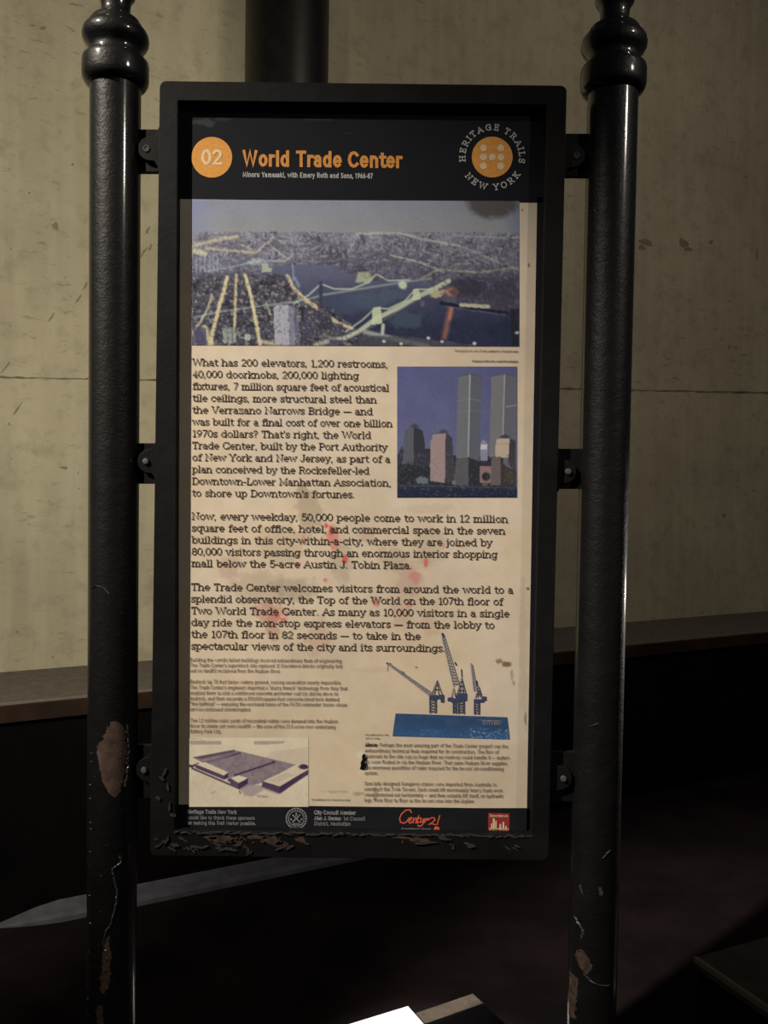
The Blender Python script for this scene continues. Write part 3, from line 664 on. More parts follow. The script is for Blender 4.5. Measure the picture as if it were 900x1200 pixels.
# tower blocks
A.wx = A.wy = 0.0
A.poly([(320.5, 360), (324, 357), (338, 357), (339, 404.5), (322, 404.5)], (148, 142, 146)); A.poly([(338, 357), (344, 360), (346, 404.5), (339, 404.5)], (112, 106, 118)); A.poly([(344, 360), (350, 362), (352, 404.5), (346, 404.5)], (84, 84, 96))
for y in range(362, 404, 3): A.line([(323, y), (337, y)], .6, (120, 114, 122), .5, .8)
A.poly([(260, 384), (276, 383), (277, 401), (262, 402)], (132, 134, 122), .95); A.line([(266, 384), (267, 402)], 1.4, (84, 84, 84), .9); A.line([(272, 384), (273, 402)], 1.4, (84, 84, 84), .9); A.poly([(287, 391), (294, 392), (293, 399), (286, 398)], (152, 156, 146), .9)
for x0, y0, x1, y1, c in ((356, 366, 372, 396, (58, 54, 68)), (372, 358, 388, 386, (48, 45, 56)), (226, 383, 242, 404, (70, 66, 88)), (388, 378, 402, 394, (58, 56, 66)), (386, 397, 404, 404, (52, 48, 70))): A.poly([(x0, y0), (x1, y0 + 1), (x1, y1), (x0, y1)], c, .8)
A.m(((vnoise(sh, 1.6, 131) > .8) & (Y > 325) & (R_ < .5) & (X < 412)).astype(float), (170, 164, 130), .5)
# worn away corner
A.blob(575, 238, 34, 20, (72, 66, 62), .95, .22, 133, 9); A.blob(577, 258, 9, 1.5, (128, 122, 110), .6, .5, 135, 4)
A.m(((vnoise(sh, 2.2, 141) > .70) & (R_ < .5) & (Y > 280)).astype(float), (58, 54, 60), .35)
A.soften(1)
A.I += (rs.rand(*sh) - .5)[..., None] * 9
A.Y = A.Y + 0.0105 * (A.X - 225) * 0.4
A.k = 0.9
A.mesh('city_aerial_picture', YP - 0.0006, poster)

# ---- the skyline picture
K = Print(465.5, 429.5, 606, 583, 0.7, (78, 78, 108)); X, Y = K.X, K.Y; sh = K.X.shape
K.I += np.clip((Y - 430) / 110, 0, 1)[..., None] * np.array([10, 10, 4.]) + ((fnoise(sh, 20, 5) - .5) * 10)[..., None]
def kp(*p): return [(440 + a / 4.5, 410 + b / 4.5) for a, b in p]
K.poly(kp((110, 560), (150, 520), (280, 520), (430, 560), (740, 560), (740, 740), (110, 740)), (40, 40, 46), 1)
K.poly(kp((155, 425), (200, 402), (200, 650), (138, 650)), (78, 78, 82)); K.poly(kp((200, 402), (248, 425), (258, 470), (262, 520), (285, 545), (285, 660), (200, 650)), (46, 46, 52)); K.poly(kp((172, 408), (205, 386), (236, 408)), (62, 62, 66))
K.poly(kp((116, 560), (142, 500), (142, 650), (112, 650)), (50, 50, 60))
K.poly(kp((300, 448), (370, 440), (366, 702), (286, 690), (290, 478), (300, 476)), (138, 116, 110)); K.poly(kp((370, 440), (388, 448), (405, 465), (418, 690), (366, 702)), (58, 54, 58)); K.poly(kp((328, 440), (345, 422), (368, 420), (388, 440)), (66, 62, 66))
K.poly(kp((437, 138), (500, 122), (490, 575), (424, 570)), (98, 98, 98)); K.poly(kp((500, 122), (560, 138), (550, 590), (490, 575)), (80, 82, 86)); K.line(kp((499, 124), (489, 570)), 1.1, (168, 166, 160), .9, .8)
K.poly(kp((612, 138), (682, 122), (672, 470), (640, 560), (600, 570)), (106, 102, 100)); K.poly(kp((682, 122), (746, 138), (742, 650), (672, 600)), (88, 86, 90)); K.line(kp((682, 124), (672, 450)), 1.0, (162, 156, 148), .9, .8)
K.line(kp((440, 140), (500, 126), (558, 140)), 1.4, (66, 66, 70), .8); K.line(kp((614, 140), (682, 126), (744, 140)), 1.4, (72, 70, 72), .8); K.line(kp((432, 270), (495, 258), (556, 268)), .9, (124, 122, 118), .6); K.line(kp((430, 330), (494, 320), (552, 325)), .9, (118, 116, 112), .5); K.line(kp((690, 300), (742, 292)), 1.4, (150, 146, 140), .6)
for i in range(9): K.line(kp((434 + i * 6.5, 150), (427 + i * 6.8, 560)), .4, (84, 84, 84), .5, .7)
for i in range(9): K.line(kp((614 + i * 7, 150), (602 + i * 7.4, 540)), .4, (92, 88, 88), .5, .7)
K.poly(kp((555, 492), (568, 470), (590, 492), (590, 585), (552, 585)), (120, 118, 128)); K.poly(kp((556, 500), (590, 500), (589, 525), (554, 525)), (178, 166, 160))
K.poly(kp((640, 470), (708, 466), (704, 568), (632, 568), (634, 495)), (166, 146, 124)); K.poly(kp((708, 466), (738, 480), (738, 650), (700, 600)), (56, 52, 56)); K.poly(kp((652, 466), (668, 450), (690, 446), (716, 466)), (62, 58, 58)); K.line(kp((640, 497), (704, 494)), .8, (130, 112, 98), .7)
K.poly(kp((424, 575), (490, 566), (492, 722), (412, 712)), (74, 72, 72)); K.poly(kp((490, 566), (552, 590), (552, 710), (492, 722)), (40, 40, 44))
for i in range(7): K.line(kp((430 + i * 9, 580), (422 + i * 10, 712)), .5, (98, 94, 92), .6, .7)
K.poly(kp((550, 612), (612, 612), (612, 700), (550, 700)), (126, 100, 96)); K.blob(*kp((583, 668))[0], 6, 6, (36, 36, 40), 1, .05); K.poly(kp((612, 568), (662, 562), (660, 715), (606, 715)), (92, 80, 76)); K.poly(kp((662, 600), (742, 640), (742, 740), (660, 720)), (52, 48, 46)); K.blob(*kp((710, 670))[0], 7, 7, (66, 58, 46), .9, .5, 5, 5)
K.poly(kp((120, 600), (290, 620), (288, 700), (110, 712)), (36, 38, 42), .85); K.blob(*kp((245, 690))[0], 8, 5, (96, 104, 108), .9, .4, 3, 4); K.blob(*kp((175, 640))[0], 8, 12, (34, 38, 38), .8, .5, 9, 5)
K.poly(kp((105, 712), (745, 722), (745, 790), (105, 790)), (34, 38, 52)); K.line(kp((110, 715), (420, 722), (740, 728)), .9, (98, 92, 92), .6); K.poly(kp((105, 738), (745, 742), (745, 790), (105, 790)), (30, 35, 52)); K.blob(*kp((412, 700))[0], 3, 3, (110, 104, 100), .8, .2); K.blob(*kp((578, 708))[0], 4, 3, (112, 78, 66), .8, .2)
K.soften(1)
K.m((vnoise(sh, 2.2, 7) > .74).astype(float) * (Y > 530), (104, 96, 92), .35)
K.I += (rs.rand(*sh) - .5)[..., None] * 9
K.k = 0.9
K.mesh('skyline_picture', YP - 0.0006, poster)

# ---- the sepia model picture
W = Print(221.5, 864.5, 361.5, 945.5, 0.6, (206, 186, 152)); X, Y = W.X, W.Y; sh = X.shape
W.I += ((fnoise(sh, 22, 5) - .5) * 16)[..., None]
def wp(*p): return [(215 + a / 5.806, 860 + b / 5.806) for a, b in p]
W.poly(wp((600, 120), (850, 90), (850, 200), (760, 210), (560, 160)), (186, 164, 138), .6)
W.poly(wp((60, 160), (340, 108), (765, 210), (540, 330), (380, 380), (280, 270)), (138, 118, 116)); W.m(in_poly(wp((60, 160), (340, 108), (765, 210), (540, 330), (380, 380), (280, 270)), X, Y) * np.clip((fnoise(sh, 5, 8) - .45) * 4, 0, 1), (110, 92, 98), .6)
W.poly(wp((60, 160), (345, 108), (355, 122), (120, 172)), (92, 76, 84)); W.line(wp((150, 196), (385, 130)), 1.8, (62, 46, 62), .95); W.poly(wp((160, 190), (345, 122), (375, 128), (180, 196)), (118, 98, 102)); W.line(wp((350, 282), (618, 192)), 2.2, (66, 50, 64), .95); W.blob(*wp((612, 192))[0], 2, 2, (58, 44, 58), .9, .1)
W.poly(wp((38, 175), (100, 180), (105, 200), (60, 212), (38, 208)), (206, 186, 150)); W.poly(wp((38, 208), (60, 212), (105, 196), (105, 206), (62, 230), (38, 226)), (70, 54, 72))
W.poly(wp((85, 208), (150, 192), (305, 262), (276, 284)), (208, 188, 154)); W.poly(wp((85, 208), (276, 284), (276, 312), (82, 232)), (82, 64, 80)); W.poly(wp((276, 284), (305, 262), (306, 300), (276, 312)), (66, 50, 68)); W.line(wp((60, 235), (380, 372)), 2.2, (72, 56, 74), .9)
W.poly(wp((320, 300), (378, 282), (440, 300), (375, 335)), (212, 192, 158)); W.poly(wp((320, 300), (375, 335), (375, 375), (318, 345)), (90, 70, 84)); W.poly(wp((375, 335), (440, 300), (436, 340), (375, 376)), (64, 48, 66)); W.poly(wp((300, 300), (320, 312), (318, 330), (300, 320)), (74, 58, 74))
W.poly(wp((385, 380), (440, 345), (525, 350), (540, 385), (470, 425), (420, 420)), (158, 138, 130), .85)
W.poly(wp((540, 322), (770, 215), (848, 240), (655, 358)), (202, 182, 150)); W.poly(wp((540, 322), (655, 358), (655, 408), (530, 362)), (80, 62, 76)); W.poly(wp((655, 358), (850, 242), (850, 275), (655, 408)), (66, 48, 68)); W.poly(wp((580, 318), (700, 262), (760, 276), (640, 334)), (188, 168, 140), .8)
W.line(wp((530, 365), (640, 405)), 2.4, (150, 128, 124), .7, 2); W.blob(*wp((815, 224))[0], 7, 3.6, (52, 40, 52), .95, .35, 4, 3); W.line(wp((850, 250), (800, 300), (660, 405)), 1, (110, 90, 98), .5)
W.poly(wp((42, 46), (258, 48), (258, 74), (42, 72)), (150, 132, 112), .75); W.poly(wp((478, 48), (690, 50), (690, 62), (640, 70), (478, 74)), (150, 132, 112), .75); W.line(wp((42, 33), (128, 35)), 1, (150, 132, 112), .7); W.poly(wp((500, 415), (575, 422), (580, 436), (502, 432)), (150, 130, 112), .7)
W.line(wp((380, 388), (388, 405)), 1, (60, 50, 50), .9); W.line(wp((190, 405), (215, 392)), 1.4, (150, 130, 110), .7); W.blob(*wp((700, 140))[0], 14, 6, (190, 170, 142), .6, .4, 6, 5)
W.soften(1)
W.I += ((fnoise(sh, 4, 77) - .5) * 14)[..., None]
W.mesh('building_model_picture', YP - 0.0006, poster)

# ---- the crane picture: blue hull with cranes
B = Print(459, 835, 599, 868, 0.6, (42, 62, 86)); X, Y = B.X, B.Y; sh = X.shape
B.I += ((fnoise(sh, 14, 5) - .5) * 16)[..., None] + np.clip((Y - 852) / 14, 0, 1)[..., None] * np.array([2, 8, 12.])
B.m((vnoise(sh, 2, 5) > .66) * (Y > 852) * (X > 552), (128, 146, 168), .55); B.m((vnoise(sh, 2, 15) > .7) * (Y > 856) * (X < 552) * (X > 490), (86, 112, 146), .4)
B.line([(563, 840.5), (592, 842)], .8, (96, 112, 134), .6)
t_ = (B.X - 459) / 140.0; w0 = (B.Y - 835) / 33.0
tx0, tx1 = 463.5, 594.5; bx0, bx1 = 460, 597.5
B.X = (tx0 + (tx1 - tx0) * t_) * (1 - w0) + (bx0 + (bx1 - bx0) * t_) * w0
B.Y = (836 + 4.5 * t_) * (1 - w0) + (862.5 + 4.0 * t_) * w0 
B.k = 0.78
hull = B.mesh('crane_hull_picture', YP - 0.0006, poster)

# ================================================================== LETTERING
# A drawn alphabet: centre lines of each letter; slab feet are added for the serif face.
# l = line through points, a = arc cx cy rx ry from to, s = slab foot at x y (half width)
G = {
 'a': (6.9, 'a 3.0 4.9 2.1 2.1 155 0;l 5.1 5 5.1 0;a 2.95 2.0 2.15 2.0 0 360', 'l 5.1 0 6.4 0'),
 'b': (7.6, 'l 1.6 10 1.6 0;a 4.2 3.5 2.6 3.5 0 360', 'l .2 10 1.6 10'),
 'c': (6.8, 'a 3.8 3.5 2.8 3.5 48 312', 'l 5.7 4.9 5.7 6.8'),
 'd': (7.8, 'l 6.1 10 6.1 0;a 3.5 3.5 2.6 3.5 0 360', 'l 4.7 10 6.1 10;l 6.1 0 7.4 0'),
 'e': (7.2, 'l 1 3.6 6.3 3.6;a 3.65 3.5 2.65 3.5 0 312', ''),
 'f': (4.9, 'a 4.2 8 1.8 2 40 180;l 2.4 8 2.4 0;l .7 7 4.4 7', 's 2.4 0 1.6'),
 'g': (7.8, 'a 3.5 3.6 2.6 3.4 0 360;l 6.1 7 6.1 -.9;a 3.6 -.9 2.5 2.2 0 -150', 'l 6.1 7 7.4 7'),
 'h': (8.2, 'l 1.6 10 1.6 0;a 4.05 4.4 2.45 2.6 180 0;l 6.5 4.4 6.5 0', 'l .2 10 1.6 10;s 1.6 0;s 6.5 0'),
 'i': (3.9, 'l 1.9 7 1.9 0;l 1.9 9.2 1.9 10', 'l .5 7 1.9 7;s 1.9 0'),
 'j': (3.7, 'l 2.2 7 2.2 -1.2;a .8 -1.2 1.4 1.8 0 -110;l 2.2 9.2 2.2 10', 'l .8 7 2.2 7'),
 'k': (7.5, 'l 1.6 10 1.6 0;l 5.8 7 1.7 2.8;l 3 4.2 6 0', 'l .2 10 1.6 10;s 1.6 0;s 5.8 7;s 6.1 0'),
 'l': (3.9, 'l 1.9 10 1.9 0', 'l .5 10 1.9 10;s 1.9 0'),
 'm': (11.5, 'l 1.6 7 1.6 0;a 3.6 4.6 2 2.4 180 0;l 5.6 4.6 5.6 0;a 7.6 4.6 2 2.4 180 0;l 9.6 4.6 9.6 0', 'l .2 7 1.6 7;s 1.6 0;s 5.6 0;s 9.6 0'),
 'n': (8.2, 'l 1.6 7 1.6 0;a 4.05 4.4 2.45 2.6 180 0;l 6.5 4.4 6.5 0', 'l .2 7 1.6 7;s 1.6 0;s 6.5 0'),
 'o': (7.5, 'a 3.75 3.5 2.75 3.5 0 360', ''),
 'p': (7.7, 'l 1.6 7 1.6 -3;a 4.2 3.5 2.6 3.5 0 360', 'l .2 7 1.6 7;s 1.6 -3'),
 'q': (7.7, 'l 6.1 7 6.1 -3;a 3.5 3.5 2.6 3.5 0 360', 'l 6.1 7 7.4 7;s 6.1 -3'),
 'r': (5.5, 'l 1.6 7 1.6 0;a 4 4.4 2.4 2.6 180 70', 'l .5 7 1.6 7;s 1.6 0 1.3'),
 's': (6.0, 'a 3 5.25 2 1.75 25 270;a 3 1.75 2.15 1.75 90 -155', 'l 4.9 5.4 4.9 6.9;l 1.0 .2 1.0 1.6'),
 't': (5.0, 'l 2.2 9.2 2.2 1.8;a 3.8 1.8 1.6 1.8 180 310;l .5 7 4.5 7', ''),
 'u': (8.1, 'l 1.6 7 1.6 2.6;a 3.95 2.6 2.35 2.6 180 360;l 6.3 7 6.3 0', 'l .2 7 1.6 7;l 4.9 7 6.3 7;l 6.3 0 7.6 0'),
 'v': (7.1, 'l .9 7 3.55 0 6.2 7', 's .9 7 1.1;s 6.2 7 1.1'),
 'w': (10.2, 'l .9 7 3 0 5.1 7 7.2 0 9.3 7', 's .9 7 1.1;s 9.3 7 1.1'),
 'x': (7.1, 'l 1.1 7 6 0;l 6 7 1.1 0', 's 1.1 7 1.1;s 6 7 1.1;s 1.1 0 1.1;s 6 0 1.1'),
 'y': (7.1, 'l .9 7 3.6 .3;l 6.2 7 2.9 -2.2 1.1 -3', 's .9 7 1.1;s 6.2 7 1.1'),
 'z': (6.5, 'l .9 7 5.6 7 .9 0 5.6 0', 'l .9 7 .9 5.6;l 5.6 0 5.6 1.4'),
 'A': (9.2, 'l .9 0 4.6 10 8.3 0;l 2.2 3.3 7 3.3', 's .9 0 1.2;s 8.3 0 1.2'),
 'B': (8.2, 'l 1.8 0 1.8 10 4.6 10;a 4.6 7.6 2.3 2.4 90 -90;l 4.6 5.2 1.8 5.2;a 4.7 2.6 2.6 2.6 90 -90;l 4.7 0 1.8 0', 'l .4 10 1.8 10;l .4 0 1.8 0'),
 'C': (9.2, 'a 4.9 5 4.1 5 42 318', 'l 8 6.9 8 9.8;l 8 .2 8 3'),
 'D': (9.2, 'l 1.8 0 1.8 10 4.2 10;a 4.2 5 4.1 5 90 -90;l 4.2 0 1.8 0', 'l .4 10 1.8 10;l .4 0 1.8 0'),
 'E': (7.8, 'l 6.9 10 1.8 10 1.8 0 6.9 0;l 1.8 5.1 5.5 5.1', 'l .4 10 1.8 10;l .4 0 1.8 0;l 6.9 10 6.9 8;l 6.9 0 6.9 2;l 5.5 4.2 5.5 6'),
 'G': (9.8, 'a 4.9 5 4.1 5 42 330;l 8.5 3 8.5 4.6 5.6 4.6', 'l 8 6.9 8 9.8;l 8.5 2.8 8.5 0'),
 'H': (9.8, 'l 1.9 0 1.9 10;l 7.9 0 7.9 10;l 1.9 5.1 7.9 5.1', 's 1.9 0;s 1.9 10;s 7.9 0;s 7.9 10'),
 'I': (4.2, 'l 2.1 0 2.1 10', 's 2.1 0;s 2.1 10'),
 'J': (6.4, 'l 4.6 10 4.6 2.6;a 2.6 2.6 2 2.6 0 -170', 's 4.6 10'),
 'K': (9.2, 'l 1.9 0 1.9 10;l 7.4 10 1.9 4;l 3.8 6 7.8 0', 's 1.9 0;s 1.9 10;s 7.4 10 1.2;s 7.9 0 1.2'),
 'L': (7.4, 'l 1.8 10 1.8 0 6.6 0', 's 1.8 10;l .4 0 1.8 0;l 6.6 0 6.6 2.2'),
 'M': (11.2, 'l 1.9 0 1.9 10 5.6 2 9.3 10 9.3 0', 's 1.9 0;s 9.3 0;l .6 10 1.9 10;l 9.3 10 10.6 10'),
 'N': (9.8, 'l 1.9 0 1.9 10 7.9 0 7.9 10', 's 1.9 0;l .6 10 1.9 10;s 7.9 10'),
 'O': (9.8, 'a 4.9 5 4.1 5 0 360', ''),
 'P': (7.9, 'l 1.8 0 1.8 10 4.5 10;a 4.5 7.3 2.7 2.7 90 -90;l 4.5 4.6 1.8 4.6', 'l .4 10 1.8 10;s 1.8 0'),
 'R': (8.7, 'l 1.8 0 1.8 10 4.6 10;a 4.6 7.5 2.6 2.5 90 -90;l 4.6 5 1.8 5;l 4.9 5 7.4 0', 'l .4 10 1.8 10;s 1.8 0;l 7.4 0 8.4 0'),
 'S': (7.4, 'a 3.7 7.5 2.6 2.5 25 270;a 3.7 2.5 2.8 2.5 90 -155', 'l 6.3 7.8 6.3 9.9;l 1 .1 1 2.2'),
 'T': (8.2, 'l .8 10 7.4 10;l 4.1 10 4.1 0', 's 4.1 0;l .8 10 .8 8;l 7.4 10 7.4 8'),
 'U': (9.4, 'l 1.8 10 1.8 3.2;a 4.7 3.2 2.9 3.2 180 360;l 7.6 3.2 7.6 10', 's 1.8 10;s 7.6 10'),
 'V': (9.0, 'l .9 10 4.5 0 8.1 10', 's .9 10 1.2;s 8.1 10 1.2'),
 'W': (12.8, 'l .9 10 3.6 0 6.4 10 9.2 0 11.9 10', 's .9 10 1.2;s 11.9 10 1.2'),
 'Y': (8.6, 'l .9 10 4.3 4.6 7.7 10;l 4.3 4.6 4.3 0', 's .9 10 1.2;s 7.7 10 1.2;s 4.3 0'),
 '0': (7.2, 'a 3.6 5 2.8 5 0 360', ''), '1': (5.6, 'l 1.3 8.4 3.1 10 3.1 0', 's 3.1 0 1.7'),
 '2': (7.0, 'a 3.4 7.3 2.6 2.7 165 -35;l 5.5 5.7 .9 0 6.2 0', ''), '3': (7.0, 'a 3.3 7.5 2.3 2.5 160 -80;a 3.4 2.6 2.7 2.6 85 -160', ''),
 '4': (7.2, 'l 4.8 0 4.8 10 .8 3 6.6 3', 's 4.8 0 1.3'), '5': (7.0, 'l 5.8 10 1.7 10 1.3 5.4;a 3.5 3.2 2.8 3.2 140 -155', ''),
 '6': (7.2, 'a 3.6 3.1 2.7 3.1 0 360;l .9 3.4 2.2 6.6 4.8 10', ''), '7': (6.8, 'l .8 10 6.1 10 2.6 0', ''),
 '8': (7.2, 'a 3.6 7.5 2.3 2.4 0 360;a 3.6 2.6 2.8 2.6 0 360', ''), '9': (7.2, 'a 3.6 6.9 2.7 3.1 0 360;l 6.3 6.6 5 3.4 2.4 0', ''),
 ' ': (4.3, '', ''), '.': (3.2, 'l 1.6 0 1.6 .5', ''), ',': (3.2, 'l 1.7 .5 1.1 -1.6', ''), ':': (3.4, 'l 1.7 0 1.7 .6;l 1.7 5 1.7 5.6', ''),
 '-': (4.4, 'l .8 3.6 3.6 3.6', ''), '\u2014': (10.4, 'l .4 3.6 10 3.6', ''), "'": (2.6, 'l 1.3 10 1.3 7.6', ''), '"': (4.0, 'l 1.2 10 1.2 7.8;l 2.8 10 2.8 7.8', ''),
 '?': (6.2, 'a 3 7.6 2.2 2.4 170 -60;l 3.6 5.4 2.9 4.2 2.9 2.8;l 2.9 0 2.9 .6', ''),
}
def glyph_paths(ch, slab):
    adv, body, feet = G[ch]; out = []
    for item in (body + (';' + feet if slab and feet else '')).split(';'):
        w_ = item.split()
        if not w_: continue
        v_ = [float(t) for t in w_[1:]]
        if w_[0] == 'l': out.append([(v_[i], v_[i + 1]) for i in range(0, len(v_), 2)])
        elif w_[0] == 'a':
            cx, cy, rx, ry, a0, a1 = v_; n = max(4, int(abs(a1 - a0) / 26)); out.append([(cx + rx * math.cos(math.radians(a0 + (a1 - a0) * i / n)), cy + ry * math.sin(math.radians(a0 + (a1 - a0) * i / n))) for i in range(n + 1)])
        else:
            hw = v_[2] if len(v_) > 2 else 1.35; out.append([(v_[0] - hw, v_[1]), (v_[0] + hw, v_[1])])
    return adv, out
def stroke(path, w, V, Fc, butt):
    """ribbon of width w along a pixel path"""
    pts = [np.array(p, float) for p in path]; n = len(pts)
    closed = n > 3 and np.hypot(*(pts[0] - pts[-1])) < 1e-6
    if not closed and butt:
        for a_, b_ in ((0, 1), (-1, -2)):
            d_ = pts[a_] - pts[b_]; L = np.hypot(*d_)
            if L > 1e-9: pts[a_] = pts[a_] + d_ / L * w * 0.5
    i0 = len(V); lay = (len(Fc) * 7 % 23) * 1.2e-5
    for i in range(n):
        if closed: d0 = pts[i] - pts[i - 1 if i > 0 else n - 2]; d1 = pts[(i + 1) if i < n - 1 else 1] - pts[i]
        else: d0 = pts[i] - pts[i - 1] if i > 0 else pts[1] - pts[0]; d1 = pts[i + 1] - pts[i] if i < n - 1 else d0
        d0 = d0 / (np.hypot(*d0) + 1e-9); d1 = d1 / (np.hypot(*d1) + 1e-9); t = d0 + d1; L = np.hypot(*t)
        t = t / L if L > 0.2 else d0; nn = np.array([-t[1], t[0]]); k = 1 / max(0.55, abs(nn.dot(np.array([-d0[1], d0[0]]))))
        V.append((*(pts[i] + nn * w / 2 * k), lay)); V.append((*(pts[i] - nn * w / 2 * k), lay))
    for i in range(n - 1): Fc.append((i0 + 2 * i, i0 + 2 * i + 1, i0 + 2 * i + 3, i0 + 2 * i + 2))
def set_line(text, x0, x1, yb, cap, wt, slab, V, Fc, slope=0.0095, sx=1.0, sq=None):
    """one line of lettering; x1 fixes its length (px)"""
    total = sum(G[c][0] for c in text); k = cap / 10.0
    fx = (x1 - x0) / total if x1 else k * sx
    if sq is None: sq = 1.0 if slab else 0.92
    w_ = wt * k; x = 0.0; sk = (cap - w_) / 10.0
    for ch in text:
        adv, paths = glyph_paths(ch, slab)
        for p in paths:
            q_ = [(x0 + (x + adv / 2 + (a - adv / 2) * sq) * fx, yb - w_ / 2 - b * sk + slope * (x + a) * fx) for a, b in p]
            stroke(q_, w_, V, Fc, True)
        x += adv
def text_obj(name, V, Fc, Y, m, parent):
    A_ = np.array([tuple(p) + (0.0,) * (3 - len(p)) for p in V]); co = on_y_arr(A_[:, 0], A_[:, 1], Y - A_[:, 2])
    me = bpy.data.meshes.new(name); used = sorted({i for f in Fc for i in f}); new = {i: k for k, i in enumerate(used)}
    me.from_pydata(co[used].tolist(), [], [tuple(new[i] for i in f) for f in Fc]); return link_mesh(name, me, m, parent)
YT = YP - 0.0009
# body copy
V, Fc = [], []
body = [("What has 200 elevators, 1,200 restrooms,", 454.4), ("40,000 doorknobs, 200,000 lighting", 420.2), ("fixtures, 7 million square feet of acoustical", 455.8), ("tile ceilings, more structural steel than", 441.2),
 ("the Verrazano Narrows Bridge \u2014 and", 436.6), ("was built for a final cost of over one billion", 459.8), ("1970s dollars? That's right, the World", 434.6), ("Trade Center, built by the Port Authority", 453.6),
 ("of New York and New Jersey, as part of a", 457.3), ("plan conceived by the Rockefeller-led", 432.6), ("Downtown-Lower Manhattan Association,", 458.2), ("to shore up Downtown's fortunes.", 415.6)]
for i, (t, x1) in enumerate(body): set_line(t, 225.4 - 0.06 * i, x1, 428.6 + i * 13.92, 8.6, 1.15, True, V, Fc)
for t, x1, y in (("Now, every weekday, 50,000 people come to work in 12 million", 595.3, 609.0), ("square feet of office, hotel, and commercial space in the seven", 592, 622.8), ("buildings in this city-within-a-city, where they are joined by", 576.6, 636.7),
 ("80,000 visitors passing through an enormous interior shopping", 582.8, 650.5), ("mall below the 5-acre Austin J. Tobin Plaza.", 482.8, 664.2), ("The Trade Center welcomes visitors from around the world to a", 601.5, 692.0), ("splendid observatory, the Top of the World on the 107th floor of", 589.2, 705.8),
 ("Two World Trade Center. As many as 10,000 visitors in a single", 597, 719.7), ("day ride the non-stop express elevators \u2014 from the lobby to", 579.7, 733.4), ("the 107th floor in 82 seconds \u2014 to take in the", 493, 747.2), ("spectacular views of the city and its surroundings.", 521.6, 761.0)):
    set_line(t, 224.3 - (y > 680) * 0.6, x1, y, 8.8, 1.15, True, V, Fc)
text_obj('body_lettering', V, Fc, YT, M_TEXT, poster)
# fine print
V, Fc = [], []
for t, x1, y in (("Building the world's tallest buildings involved extraordinary feats of engineering.", 401.3, 775.2), ("The Trade Center's superblock site replaced 12 Downtown blocks originally laid", 400.9, 781.5), ("out on landfill reclaimed from the Hudson River.", 329, 787.8),
 ("Bedrock lay 70 feet below watery ground, making excavation nearly impossible.", 400, 800.8), ("The Trade Center's engineers imported a \"slurry trench\" technology from Italy that", 407, 807.4), ("enabled them to sink a reinforced concrete perimeter wall six stories down to", 396, 813.9),
 ("bedrock, and then excavate a 500,000-square-foot concrete-lined hole dubbed", 397.4, 820.4), ("\"the bathtub\" \u2014 exposing the enclosed tubes of the PATH commuter trains whose", 406.7, 826.7), ("service continued uninterrupted.", 294, 833.0),
 ("The 1.2 million cubic yards of excavated rubble were dumped into the Hudson", 396, 846.2), ("River to create yet more landfill \u2014 the core of the 23.5 acres now underlying", 393, 852.6), ("Battery Park City.", 259.5, 858.9)):
    set_line(t, 222.6, x1, y, 4.6, 1.15, False, V, Fc, 0.007)
for t, x0, x1, y in (("Perhaps the most amazing part of the Trade Center project was the", 444.5, 595.3, 875.0), ("extraordinary technical feats required for its construction. The flow of", 427.6, 584.5, 881.6), ("materials to the site was so huge that no roadway could handle it \u2014 materi-", 427.6, 597.8, 888.2),
 ("als were floated in via the Hudson River. That same Hudson River supplies", 427.4, 594, 894.8), ("the enormous quantities of water required for the towers' air-conditioning", 427.3, 590, 901.3), ("system.", 427.2, 443, 907.8),
 ("Specially designed Kangaroo cranes were imported from Australia to", 427, 582, 920.0), ("construct the Twin Towers. Each could lift enormously heavy loads even", 426.8, 589, 926.6), ("when stretched out horizontally \u2014 and then actually lift itself, on hydraulic", 426.7, 590, 933.2), ("legs, from floor to floor as the towers rose into the skyline.", 426.6, 556.4, 939.6)):
    set_line(t, x0, x1, y, 4.6, 1.15, False, V, Fc, 0.011)
text_obj('fine_print', V, Fc, YT, M_FINE, poster)
for name, m_, rows in (('bold_lead_in', M_TEXT, (("Above:", 427.8, 442.6, 875, 4.8, 1.9),)),
    ('picture_credit', M_FINE, (("Photograph by Jack Rosen", 533, 571, 412, 2.6, 1.4), ("courtesy of New York and New Jersey", 572, 607, 412.4, 2.6, 1.4))),
    ('picture_credit', M_FINE, (("Photograph by Robert Maass", 553, 580, 424, 2.6, 1.4), ("courtesy of the photographer", 581, 607, 424.3, 2.6, 1.4))),
    ('picture_credit', M_FINE, (("Port Authority of New York", 428, 455, 862, 2.4, 1.3), ("and New Jersey", 428, 445, 866, 2.4, 1.3))),
    ('picture_credit', M_FINE, (("Port Authority of New York and New Jersey", 365, 410, 938, 2.4, 1.3),))):
    V, Fc = [], []
    for t, x0, x1, y, c_, w_ in rows: set_line(t, x0, x1, y, c_, w_, False, V, Fc)
    text_obj(name, V, Fc, YT, m_, poster)
